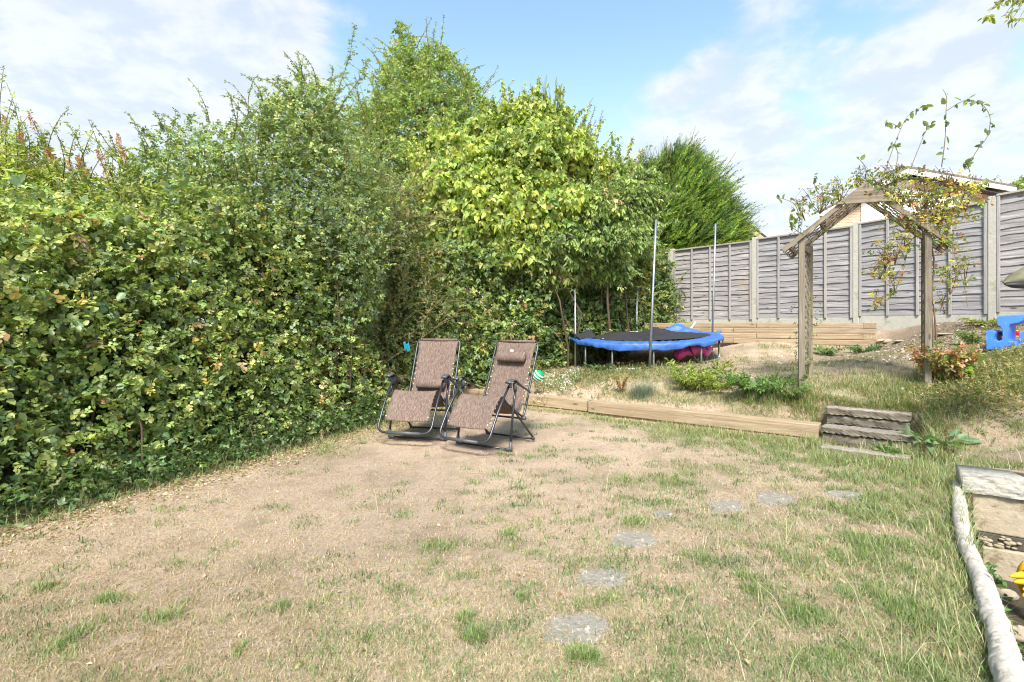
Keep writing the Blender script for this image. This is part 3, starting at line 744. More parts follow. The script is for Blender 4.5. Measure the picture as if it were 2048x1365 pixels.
shrub('seeding_shrub', 'narrow leaved shrub with orange brown seed spikes above the hedge at far left', 'shrub',
      (-4.9, 5.0, 0), [lobe(60,440,5.0,130,110,.6), lobe(190,460,5.2,120,90,.6), lobe(-80,430,5.0,150,130,.7), lobe(20,370,5.0,90,75,.5), lobe(150,400,5.1,70,60,.4), lobe(300,440,5.4,90,70,.5),
       lobe(40,650,5.2,140,180,.6), lobe(210,640,5.4,120,170,.5)], 5200, .055, .34, G_BUD, None, 'ov', 2, .3, .2, .5, .12, .6, 'leaf_soft', 26, .014, .25,
      None, 1.0, .7, .5, [(130, .3, .7, .5, .3, 1.2, .95)], extra=spikes(19, .10, .17))

# arching dog roses above the hedge
G_DOG = [(.18,.25,.10),(.24,.32,.11),(.29,.37,.11),(.16,.24,.12),(.36,.41,.13),(.22,.29,.18)]
def tall_shoot(f, root):
    def line(pts, D):
        P = [at(x, y, D) for x, y in pts]; out = []
        for a, b in zip(P[:-1], P[1:]):
            for k in range(6): out.append(a.lerp(b, k/6))
        out.append(P[-1]); return np.array([tuple(p) for p in out])
    for pts, D in (([(620,330),(655,230),(680,170),(700,110),(709,50)], 6.3), ([(520,300),(540,220),(560,180),(600,150)], 6.2), ([(330,420),(335,330),(342,270),(352,222)], 5.8),
                   ([(400,400),(470,260),(520,215),(560,200)], 6.0), ([(640,300),(690,200),(725,150),(735,120)], 6.4), ([(250,440),(270,350),(310,280),(290,262)], 5.6), ([(600,260),(580,190),(570,160),(520,160)], 6.3)):
        l = line(pts, D); n = len(l); d = np.gradient(l, axis=0)
        f.twigs(l[None], np.linspace(.008, .002, n)[None])
        for q in range(3):
            A = rng.normal(0, 1, (n, 3))+d*8; A[:, 2] *= .6
            f.sprigs(l+rng.normal(0, .015, l.shape), A, 2, .55, .037*np.linspace(1.2, .8, n), .55, pick(n, G_DOG, .15), 'ov', .9, .1)
shrub('dog_rose', 'tall arching dog rose rising above the hedge with one long shoot against the sky', 'shrub', (-3.0, 6.6, 0),
      [lobe(600,275,6.6,90,80,.7), lobe(570,240,6.6,50,40,.5), lobe(680,335,6.7,75,85,.6), lobe(480,330,6.3,120,80,.7), lobe(380,350,6.0,110,70,.6), lobe(640,420,6.6,130,130,.8), lobe(500,450,6.3,150,120,.8),
       lobe(720,420,6.9,70,110,.6), lobe(650,560,6.7,130,140,.7), lobe(420,440,6.0,120,90,.7), lobe(330,380,5.8,70,60,.5), lobe(635,215,6.7,50,50,.5)],
      12000, .036, .58, G_DOG, None, 'ov', 2, .36, .24, .6, .08, .6, 'leaf', 26, .014, .16, None, 1.0, .3, .55,
      [(300, .2, .5, .2, 1.0, .4, .95), (9, .3, .5, .6, .9, .8, .9)], extra=tall_shoot)

# thin tangled undergrowth between hedge and ivy
shrub('tangled_thicket', 'thin tangled thicket of dry stems and small leaves behind the left garden chair', 'shrub', (-1.9, 7.9, .1),
      [lobe(790,540,8.0,60,110,.6), lobe(770,690,7.7,60,110,.5), lobe(720,760,7.2,50,80,.4), lobe(840,620,8.3,60,110,.5), lobe(800,440,8.2,60,80,.5), lobe(850,720,8.3,50,60,.4)],
      6500, .036, .55, [(.13,.17,.055),(.20,.22,.08),(.09,.13,.045),(.30,.24,.11),(.24,.27,.09)], None, 'ov', 1, .35, .3, .7, .1, .5, 'leaf_soft', 30, .008, .3, None, 1.0, .3, .5,
      [(170, .3, .8, .0, 1.3, .5, .9)], twig_mat='dry')

# ivy and bramble bank under the big shrub
iv = []
for (px, D) in ((800,8.7),(880,9.2),(960,9.7),(1040,10.1),(1120,10.5),(1190,11.2),(1250,12.0),(1295,12.6)):
    for py in (730, 665, 600, 530):
        if px > 1260 and py > 720: continue
        iv.append(lobe(px+rng.uniform(-15, 15), py, D-(.45 if px < 1080 else .02)+(700-py)*.002, 66, 54, .6))
iv += [lobe(1200,600,10.9,50,60,.5), lobe(1200,690,11.0,50,40,.5), lobe(1240,640,11.9,40,50,.4), lobe(1160,660,10.6,50,60,.5)]
G_IVY = [(.09,.15,.045),(.14,.21,.06),(.19,.27,.07),(.27,.33,.09),(.11,.17,.08),(.38,.37,.11),(.36,.23,.11)]
def ivx(f, root):
    P, N = on_lobes(iv, 1300, .04, .1); ok = P[:, 2] < 1.4; P, N = P[ok], N[ok]
    f.sprigs(P+N*.05, N+rng.normal(0, .3, P.shape), 1, .4, .075, .8, pick(len(P), [(.10,.17,.07),(.15,.22,.08)], .15), 'ov', .9, .1)
shrub('ivy_bank', 'dark glossy ivy and bramble bank below the heart leaved shrub behind the trampoline', 'ivy', (1.0, 11.0, .4), iv,
      24000, .060, .74, G_IVY, [.2,.22,.2,.14,.12,.08,.04], 'ivy', 1, .22, .22, .5, .45, .6, 'leaf', 40, .02, .3, None, 1.0, .0, .5,
      [(200, .3, .8, .0, 1.5, .3, .9)], twig_mat='paletwig', extra=ivx)
iv2 = [lobe(1270,555,12.2,42,40,.5), lobe(1240,520,12.0,50,40,.5), lobe(1285,530,12.4,26,30,.3), lobe(1225,580,12.0,50,50,.4), lobe(1262,640,12.6,34,45,.4)]
shrub('climber_clump', 'loose green and yellowing climber spilling over the left end of the fence', 'climber', (2.9, 12.6, .7), iv2,
      3000, .075, .6, [(.12,.19,.045),(.19,.26,.06),(.28,.32,.08),(.34,.25,.07)], None, 'ov', 1, .3, .3, .6, .3, .6, 'leaf_soft', 14, .015, .3, None, 1, .1, .5,
      [(70, .3, .7, .0, 1.3, .4, .9)], twig_mat='paletwig')

# heart leaved shrub
G_HRT = [(.33,.40,.085),(.42,.47,.10),(.22,.31,.065),(.48,.52,.14),(.29,.37,.11),(.15,.23,.055),(.55,.54,.20)]
def hx(f, root):
    for (x, y) in ((1010,250),(1040,215),(1090,200),(1110,195),(1120,230),(1060,230),(1000,290),(1080,240)):
        p = np.array(tuple(at(x, y, 10)))[None]+rng.normal(0, .12, (14, 3))
        f.sprigs(p, np.stack([rng.normal(0, .3, 14), rng.normal(0, .3, 14), np.ones(14)], 1), 1, .5, .12, .42, pick(14, [(.17,.22,.04),(.26,.29,.05)], .12), 'heart', .2, -.8)
shrub('lilac_shrub', 'large bright yellow green shrub with drooping heart shaped leaves in the middle', 'shrub', (.2, 11.1, .4),
      [lobe(930,400,10.2,105,110,1.0), lobe(1060,330,10.3,120,110,1.1), lobe(1040,430,10.0,140,110,1.0), lobe(1130,325,10.5,60,55,.9), lobe(900,330,10.3,70,60,.7), lobe(1095,255,10.5,48,36,.6),
       lobe(1205,378,10.7,50,55,.8), lobe(1000,500,10.0,120,70,.9), lobe(900,480,10.2,80,80,.8), lobe(980,270,10.5,55,40,.5), lobe(1010,330,10.0,70,55,.7)],
      18000, .098, .68, G_HRT, [.24,.22,.17,.1,.13,.1,.04], 'heart', 1, .20, .22, .35, 1.0, .7, 'leaf_soft', 9, .04, .35, None, .9, .0, .5,
      [(150, .3, .6, .3, .6, .9, .9)], extra=hx)
# drooping narrow leaved shrub
G_DRP = [(.21,.30,.075),(.28,.37,.09),(.15,.23,.065),(.35,.43,.12),(.12,.18,.05)]
shrub('drooping_shrub', 'green shrub with narrow hanging leaves to the right of the heart leaved shrub', 'shrub', (2.0, 11.7, .7),
      [lobe(1170,440,10.2,85,70,.8), lobe(1230,400,10.6,75,60,.8), lobe(1130,490,10.0,90,60,.8), lobe(1200,490,10.2,70,50,.7), lobe(1280,392,10.9,48,50,.6), lobe(1240,460,10.5,55,45,.6), lobe(1190,530,10.4,75,45,.6),
       lobe(1090,540,10.2,70,50,.7)],
      12500, .095, .36, G_DRP, None, 'ov', 2, .22, .20, .35, 1.1, .6, 'leaf', 8, .03, .35, None, .8, -.1, .4,
      [(110, .3, .6, .1, 1.2, .6, .9)])
# young tree behind
G_TR = [(.19,.28,.085),(.25,.35,.10),(.15,.23,.07),(.31,.41,.12),(.38,.41,.14)]
def tree(name, label, base, lobes, n, L, Wr, pal, trunk_top, tr=.14, shape='kite', **kw):
    root = empty(name, base, label, 'tree')
    f = Fol(); P, N = on_lobes(lobes, n, .28, .24, .6)
    f.sprigs(P, N*.6+rng.normal(0, .6, P.shape)+np.array([0, 0, .2]), 2, .5, L*rng.uniform(.7, 1.3, len(P)), Wr, pick(len(P), pal, .18), shape, .4, .6)
    Ps, Ns = on_lobes(lobes, 260, .05, .24, .95)
    ln = shoots(f, Ps, Ns+np.array([0, 0, .6]), rng.uniform(.3, .9, len(Ps)), 6, .4, L, Wr, pal, 1, 1, shape, .5, .3)
    f.twigs(ln, np.broadcast_to(np.linspace(.012, .004, 6), ln.shape[:2]))
    b = Vector(base); tt = Vector(trunk_top); mb = MB()
    mb.tube([b-Vector((0, 0, .2)), b.lerp(tt, .3)+Vector((.08, 0, 0)), b.lerp(tt, .65)+Vector((-.1, .1, 0)), tt], [tr, tr*.8, tr*.55, tr*.2], 10)
    mb.build('trunk', M['bark'], root, True)
    tg = P[rng.choice(len(P), 60)]; bs = np.array([tuple(b.lerp(tt, u)) for u in rng.uniform(.3, .95, 60)])
    Ls, rd = stems_of(bs, tg, 7, tr*.25, .12); f.twigs(Ls, rd, (.17, .12, .08), 5); f.build('crown', 'leaf_soft', root)
    return root
tree('young_tree', 'tall leafy green tree standing behind the hedge against the blue sky', (-1.9, 14.2, .5),
     [lobe(850,255,14,110,95,1.3), lobe(798,175,14,50,60,.8), lobe(880,165,14,58,55,.8), lobe(812,112,14,30,32,.4), lobe(938,235,14,44,65,.8), lobe(780,330,13.8,80,80,1.1), lobe(730,280,13.8,50,80,.8), lobe(870,350,14,90,80,1.1),
      lobe(960,230,14,25,35,.4), lobe(806,62,14,12,16,.2), lobe(740,400,13.5,70,70,.9), lobe(790,470,13.5,80,80,1.0), lobe(765,250,13.9,36,45,.6), lobe(872,115,14,32,26,.4), lobe(975,225,14,16,16,.3)], 17000, .085, .5, G_TR, tuple(at(840,150,14.1)))
tree('far_tree', 'distant green tree just visible beyond the far right fence', (40.5, 41, 0), [lobe(2035,420,40,30,32,2.0), lobe(2070,400,40,40,40,2.5), lobe(2012,440,40,14,20,1.0)], 2600, .35, .6, G_TR, tuple(at(2050,400,41)), .3)

# conifer
def conifer():
    base = (5.6, 16.3, .9); root = empty('conifer', base, 'bushy bright green conifer with feathery upswept sprays behind the fence', 'tree')
    lobes = [lobe(1365,410,16,75,80,1.4), lobe(1345,350,16,48,40,1.0), lobe(1400,450,15.8,70,70,1.2), lobe(1320,440,15.6,75,75,1.2), lobe(1366,325,16,22,24,.5), lobe(1420,415,16,36,48,.8), lobe(1290,370,15.8,36,40,.8), lobe(1395,345,16,20,22,.4), lobe(1440,470,15.8,36,36,.8), lobe(1370,490,15.8,105,55,1.4), lobe(1290,480,15.6,60,60,.9)]
    P, N = on_lobes(lobes, 11000, .28, .34, .7); f = Fol(); n = len(P)
    Dr = nrm(N*.75+np.array([.55, 0, .55])+rng.normal(0, .22, P.shape)); col = pick(n, [(.14,.24,.03),(.21,.33,.04),(.08,.15,.03),(.28,.38,.055),(.05,.10,.022)], .15)
    cl = (np.sin(P[:, 0]*3.9+P[:, 2]*2.3)+np.sin(P[:, 1]*2.3-P[:, 2]*4.1+1)+np.sin(P[:, 0]*6.1+P[:, 2]*7.4))/3; col = np.clip(col*(.82+.38*cl[:, None]), .01, .6)  # shade between the clumps painted into the needle colour
    Ls = rng.uniform(.14, .5, n)
    for j in range(9):
        t = j/9; B = P+Dr*(Ls*t)[:, None]
        for sg in (-1, 1):
            S = nrm(np.cross(Dr, rng.normal(0, 1, P.shape)))
            f.leaves(B, Dr*.9+S*sg*.55, N+rng.normal(0, .3, P.shape), .11*(1-t*.45), .20, col*(1+.25*t), 'kite')
    f.leaves(P+Dr*(Ls*.85)[:, None], Dr, N, Ls*.3, .12, col*1.25, 'kite')
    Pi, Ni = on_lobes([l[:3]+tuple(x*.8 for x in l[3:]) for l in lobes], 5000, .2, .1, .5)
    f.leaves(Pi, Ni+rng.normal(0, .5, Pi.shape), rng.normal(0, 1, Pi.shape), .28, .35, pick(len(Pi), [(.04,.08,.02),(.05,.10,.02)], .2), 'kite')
    MB().tube([(5.6, 16.3, .7), (5.6, 16.3, 3), (5.6, 16.2, 6.2)], [.22, .16, .03], 10).build('trunk', M['bark'], root, True)
    Ps, Ns = on_lobes(lobes, 160, .02, .22, .95); ok = Ps[:, 2] > 5.0; Ps, Ns = Ps[ok], Ns[ok]
    t = np.linspace(0, 1, 4)[None, :, None]; ln = Ps[:, None, :]+(nrm(Ns+np.array([.2, 0, 1.0]))*rng.uniform(.3, .8, (len(Ps), 1)))[:, None, :]*t
    f.twigs(ln, np.broadcast_to(np.linspace(.014, .004, 4), ln.shape[:2]))
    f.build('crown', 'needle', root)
conifer()
# dark conifer tips poking out behind the heart leaved shrub
def tips():
    base = (.9, 13.4, .5); root = empty('sparse_conifer', base, 'sparse dark conifer tips poking up behind the heart leaved shrub', 'tree')
    f = Fol(); lines = []
    for (x, y, h) in ((1018,190,60),(1078,170,70),(1095,168,80),(1052,205,50),(1150,215,55),(1185,200,60),(1165,225,50),(1130,235,40),(1200,230,40),(985,230,40),(1050,240,60),(1120,215,50)):
        lean = .5 if x > 1130 else .05
        for q in range(3):
            xx = x+rng.uniform(-10, 10); p0 = at(xx-lean*h*.8, y+h*1.3, 13); p1 = at(xx, y+rng.uniform(-4, 14), 13)
            m = 22; l = np.array([tuple(p0.lerp(p1, k/(m-1))) for k in range(m)]); l[:, :] += np.cumsum(rng.normal(0, .006, l.shape), axis=0); lines.append(l)
            d = np.array(tuple((p1-p0).normalized()))
            for s_ in range(4):
                A = d*.8+rng.normal(0, .6, l.shape); f.leaves(l, A, rng.normal(0, 1, l.shape), rng.uniform(.05, .16, m)*np.linspace(1, .4, m), .16, pick(m, [(.07,.10,.035),(.10,.09,.05),(.05,.08,.03)], .2), 'kite')
    L = np.array(lines); f.twigs(L, np.broadcast_to(np.linspace(.016, .004, L.shape[1]), L.shape[:2])); f.build('crown', 'needle', root)
    MB().tube([(.9, 13.4, .3), (.9, 13.4, 3), (.85, 13.3, 5.8)], [.16, .1, .03], 8).build('trunk', M['bark'], root, True)
tips()
# branch reaching in at the top right
def over():
    base = (9.5, 4.6, 1.0); root = empty('overhanging_tree', base, 'yellow green leafy branch tips hanging in at the top right corner', 'tree')
    f = Fol(); tips_ = [(1985,20),(2000,5),(2010,30),(2035,15),(2040,35),(1978,25),(2045,5),(2020,-5),(2025,38),(2060,20),(2070,-10)]; L = []
    for (x, y) in tips_:
        p1 = at(x, y, 5.0); p0 = at(2200, -160, 5.2); m = 8
        l = np.array([tuple(p0.lerp(p1, k/(m-1))+Vector((0, 0, .12*math.sin(k/(m-1)*math.pi)))) for k in range(m)]); L.append(l)
        e = l[-3:]+rng.normal(0, .02, (3, 3))
        for q in range(3): f.sprigs(e, rng.normal(0, 1, (3, 3))+np.array([-.6, 0, -.4]), 1, .5, .065, .5, pick(3, [(.30,.33,.05),(.22,.27,.05)], .1), 'ov', .6, .4)
    L = np.array(L); f.twigs(L, np.broadcast_to(np.linspace(.02, .002, 8), L.shape[:2])); f.build('crown', 'leaf_soft', root)
    p0 = at(2200, -160, 5.2); MB().tube([(9.5, 4.6, .8), (9.3, 4.7, 3), (8.0, 4.9, 4.6), tuple(p0)], [.18, .14, .08, .025], 8).build('trunk', M['bark'], root, True)
over()

# ------------------------------------------------------------ fence
FP = [(8.95, 6.3, 1.32, 3.42), (7.70, 8.2, 1.28, 3.34), (6.63, 9.85, 1.24, 3.26), (5.41, 11.4, 1.22, 3.22), (4.08, 13.0, 1.20, 3.20), (2.75, 14.5, 1.15, 3.16)]
def fence():
    place = ['at the far right edge', 'nearest whole one, behind the blue toy', 'seen through the arch', 'left of the arch', 'behind the trampoline', 'half hidden by the climber']
    for i, (x, y, z0, z1) in enumerate(FP):
        mb = MB().box((0, 0, 0), (.105, .095, z1-z0+.5))
        o = mb.build('fence_post', M['concrete'], bevel=.012); o.location = (x, y, (z1+z0-.5)/2)
        j = min(i, len(FP)-2); d = Vector((FP[j+1][0]-FP[j][0], FP[j+1][1]-FP[j][1], 0)); o.rotation_euler = (0, 0, math.atan2(d.y, d.x))
        tag(o, 'pale concrete fence post, '+place[i], 'fence post', 'concrete posts of the fence')
    pl = ['cut by the right edge of the photo', 'right half of the view, behind the arch right post', 'seen through the arch', 'between the trampoline and the arch', 'behind the trampoline beside the climber']
    for i in range(len(FP)-1):
        a = Vector(FP[i+1][:3]); b = Vector(FP[i][:3]); ta = FP[i+1][3]-.03; tb = FP[i][3]-.06
        if i == 0: tb += .1; ta = FP[1][3]+.02
        d = Vector((b.x-a.x, b.y-a.y, 0)); L = d.length; d.normalize(); a2 = Vector((a.x, a.y, 0))+d*.055; L -= .11
        n = Vector((d.y, -d.x, 0)); Rm = Matrix((d, -n, Vector((0, 0, 1)))).transposed()     # local x along, y = back, z up
        if n.y > 0: pass
        zb0, zb1 = a.z-.02, b.z-.02
        # gravel board
        gb0, gb1 = (a.z-.25, a.z+.20), (b.z-.25, b.z+.17)
        def P(x, y, z): return a2+d*x-n*y+Vector((0, 0, z))
        mb = MB(); v = [P(0, -.025, gb0[0]), P(L, -.025, gb1[0]), P(L, -.025, gb1[1]), P(0, -.025, gb0[1])]
        mb.prism(v, (0, 0, 0), -n*.05); o = mb.build('gravel_board', M['concrete'], origin=P(0, 0, 0), rot=Rm, bevel=.006)
        tag(o, 'concrete gravel board under the fence, '+pl[i], 'gravel board', 'gravel boards under the fence panels')
        root = empty('overlap_fence', P(0, 0, gb0[1]), 'grey overlapping board fence panel, '+pl[i], 'fence panel', 'grey overlap fence panels')
        r2 = random.Random(i*7+1)
        nb = 15; bd = MB()
        for k in range(nb):
            ph = r2.uniform(0, 6); ph2 = r2.uniform(0, 6); am = r2.uniform(.005, .019); fq = r2.uniform(2, 5)
            def fn(u, w, k=k, ph=ph, ph2=ph2, am=am, fq=fq):
                x = u*L; lo = gb0[1]+(gb1[1]-gb0[1])*u; hi = ta+(tb-ta)*u-.04; st = (hi-lo)/nb
                zb = lo+st*k; zt = zb+st*1.28
                zb += -.012+am*math.sin(x*fq+ph)+.005*math.sin(x*17+ph2)
                if k == nb-1: zt = hi+.01
                if k == 0: zb = lo+.003
                z = zb+(zt-zb)*w
                y = -.022+.020*w-.0018*k*0+.003*math.sin(x*6+ph)
                return P(x, y, z)
            bd.grid(fn, 40, 2)
        o = bd.build('boards', M['fence_wood'], root, origin=P(0, 0, gb0[1]), rot=Rm, solid=.006)
        for s_ in (0.0, .25, .5, .75, 1.0):
            x = .022+(L-.044)*s_; lo = gb0[1]+(gb1[1]-gb0[1])*s_; hi = ta+(tb-ta)*s_-.035
            MB().box((0, 0, 0), (.042, .022, hi-lo-.01)).build('batten', M['batten'], root, origin=(0, 0, 0), bevel=.003).matrix_basis = \
                Matrix.Translation(P(x, -.043, (lo+hi)/2)-root.location) @ Rm.to_4x4()
        p0 = P(0, -.02, ta-.018); p1 = P(L, -.02, tb-.018)
        MB().beam(p0, p1, .075, .034).build('capping_rail', M['rail'], root, origin=(p0+p1)/2, rot=Rm, bevel=.004)
        p0 = P(0, -.048, gb0[1]+.03); p1 = P(L, -.048, gb1[1]+.03)
fence()

# ------------------------------------------------------------ timber sleepers
def timber(p, q, w, h, mat, name, label, cat, group=None, bev=.008):
    """top front edge p->q (Vectors), body behind it and below"""
    p = Vector(p); q = Vector(q); d = (q-p); L = d.length; d.normalize(); nb = Vector((-d.y, d.x, 0)).normalized()
    if nb.y < 0: nb = -nb
    up = d.cross(nb); 
    if up.z < 0: up = -up
    c = (p+q)/2+nb*w/2-up*h/2; Rm = Matrix((d, nb, up)).transposed()
    if Rm.determinant() < 0: Rm = Matrix((d, nb, -up)).transposed()
    mb = MB()
    if mat == 'sleeper_old':
        r2 = random.Random(int(abs(p.x*1000))); s = [r2.uniform(0, 6) for _ in range(6)]
        def fn(u, v):
            x = (u-.5)*L; k = v*4; side = int(k) % 4; f_ = k-int(k)
            cs = [(-w/2, -h/2), (w/2, -h/2), (w/2, h/2), (-w/2, h/2)]; a_, b_ = cs[side], cs[(side+1) % 4]
            y = a_[0]+(b_[0]-a_[0])*f_; z = a_[1]+(b_[1]-a_[1])*f_
            e = .003*math.sin(x*19+s[0]+z*40)+.0025*math.sin(x*57+s[1]+y*60)+.0025*math.sin(x*110+s[2]+z*160)
            if abs(z) > h*.3 and abs(y) > w*.38: z -= math.copysign(.007+.004*math.sin(x*33+s[3]), z)
            return Vector((x, y+e*(1 if y < 0 else -1), z+e*.8))
        mb.grid(fn, 70, 24); n_ = len(mb.v); mb.f.append(list(range(0, 24))); mb.f.append(list(range(n_-25, n_-1)))
    else: mb.box((0, 0, 0), (L, w, h))
    o = mb.build(name, M[mat], bevel=bev if mat != 'sleeper_old' else 0, seg=2)
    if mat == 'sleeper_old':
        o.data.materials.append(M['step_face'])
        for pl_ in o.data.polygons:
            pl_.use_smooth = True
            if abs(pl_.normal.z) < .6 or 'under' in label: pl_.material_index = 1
    o.matrix_world = Matrix.Translation(c) @ Rm.to_4x4()
    return tag(o, label, cat, group)
LS = 'timber sleepers edging the lawn'
sR0, sR1 = at(1176, 803, 7.42), at(1638, 851, 5.66); sL0, sL1 = at(900, 775, 8.85), at(1173, 802, 7.42)
timber(sR0, sR1, .20, .155, 'sleeper', 'timber_sleeper', 'long pale new timber sleeper edging the lawn, ending at the old steps', 'sleeper', LS)
timber(sL0, sL1, .20, .155, 'sleeper', 'timber_sleeper', 'pale timber sleeper running behind the right garden chair', 'sleeper', LS)
timber(sR0+Vector((.05, .02, -.159)), sR1+Vector((-.12, .10, -.164)), .20, .12, 'sleeper', 'timber_sleeper', 'lower timber sleeper half buried under the long one beside the steps', 'sleeper', LS)
timber(sL0+Vector((0, .02, -.159)), sL1+Vector((0, .02, -.159)), .20, .12, 'sleeper', 'timber_sleeper', 'lower timber sleeper under the one behind the chairs', 'sleeper', LS)
GS = 'old weathered step timbers'
s1a, s1b = Vector((3.57, 5.90, .352)), Vector((4.17, 5.34, .352)); s2a, s2b = Vector((3.38, 5.66, .19)), Vector((4.02, 5.06, .19)); s3a, s3b = Vector((3.12, 5.26, .05)), Vector((3.70, 4.72, .05))
s1a = at(1652, 814, 5.86); s1b = at(1822, 829, 5.34)
timber(s1a, s1b, .16, .085, 'sleeper_old', 'step_timber', 'topmost old grey timber of the garden steps', 'step', GS, .012)
timber(s1a+Vector((.02, .02, -.09)), s1b+Vector((.0, .02, -.09)), .15, .10, 'sleeper_old', 'step_timber', 'mossy old timber directly under the topmost step', 'step', GS, .012)
s2a = at(1643, 852, 5.60); s2b = at(1828, 872, 5.05)
timber(s2a, s2b, .22, .075, 'sleeper_old', 'step_timber', 'middle step timber with green leaves growing in front of it', 'step', GS, .012)
timber(s2a+Vector((.02, .02, -.08)), s2b+Vector((.0, .02, -.08)), .2, .11, 'sleeper_old', 'step_timber', 'dark crumbling timber under the middle step', 'step', GS, .014)
s3a = at(1640, 893, 5.22); s3b = at(1820, 917, 4.74)
timber(s3a, s3b, .15, .07, 'sleeper_old', 'step_timber', 'lowest step timber lying flush in the grass', 'step', GS, .012)
# stacked raised bed wall by the fence
q0 = Vector((6.62, 9.30, 1.318)); q1 = Vector((3.05, 11.86, 1.318)); dv = (q1-q0); TL = dv.length; dv.normalize()
nbk = Vector((-dv.y, dv.x, 0));  nbk = nbk if nbk.y > 0 else -nbk
names4 = ['topmost', 'second', 'third', 'lowest']
for k in range(4):
    z = 1.318-.107*k; off = Vector((0, 0, z-1.318)); st = .0
    if k % 2 == 0:
        # end of the return timber shows at the corner
        e0 = q0+off; e1 = q0+off+nbk*1.1
        Rm = Matrix((nbk, -dv, Vector((0, 0, 1)))).transposed()
        o = MB().box((0, 0, 0), (1.1, .2, .1)).build('timber_sleeper', M['sleeper'], bevel=.006); o.matrix_world = Matrix.Translation(q0+off+nbk*.55+dv*.1-Vector((0, 0, .05))) @ Rm.to_4x4()
        tag(o, 'cut timber end at the right corner of the %s raised bed course' % names4[k], 'sleeper', 'timbers of the raised bed'); st = .2
    cuts = [st, 2.0+.45*(k % 2), TL]
    for a_, b_ in zip(cuts[:-1], cuts[1:]):
        timber(q0+dv*(b_-.003)+off+nbk*random.uniform(0, .006), q0+dv*(a_+.003)+off, .1, .1, 'sleeper', 'timber_sleeper',
               '%s raised bed timber, %s' % (names4[k], 'right of its joint, seen through the arch' if a_ < 1 else 'left of its joint behind the trampoline'), 'sleeper', 'timbers of the raised bed', .011)

# ------------------------------------------------------------ stepping stones
for i, (px, py, rx, ry, rot) in enumerate(STONES):
    p = onz(px, py, .012); a = rx*p.y/F; b = ry*p.y*p.y/(CZ*F)
    z = zg1(p.x, p.y); r2 = random.Random(i); pts = []
    for k in range(26):
        t = 2*math.pi*k/26; e = 3.2
        rr = 1/((abs(math.cos(t))**e+abs(math.sin(t))**e)**(1/e)); rr *= 1+r2.uniform(-.16, .06)
        u, v = math.cos(t)*rr*a, math.sin(t)*rr*b; u += v*.35*(1 if rot > 0 else .6)
        pts.append(Vector((p.x+u, p.y+v, 0)))
    o = MB().prism(pts, (0, 0, z-.04), (0, 0, z+.006)).build('stepping_stone', M['slab'], origin=(p.x, p.y, z), bevel=.006)
    tag(o, 'sunken grey paving stone in the lawn, '+['nearest the camera', 'second nearest', 'third from the camera beyond the green tuft', 'narrow one fourth from the camera', 'narrow one nearest the steps but one', 'faint one nearest the steps', 'tiny exposed corner between the third and fourth'][i],
        'paving stone', 'stepping stones in the lawn')

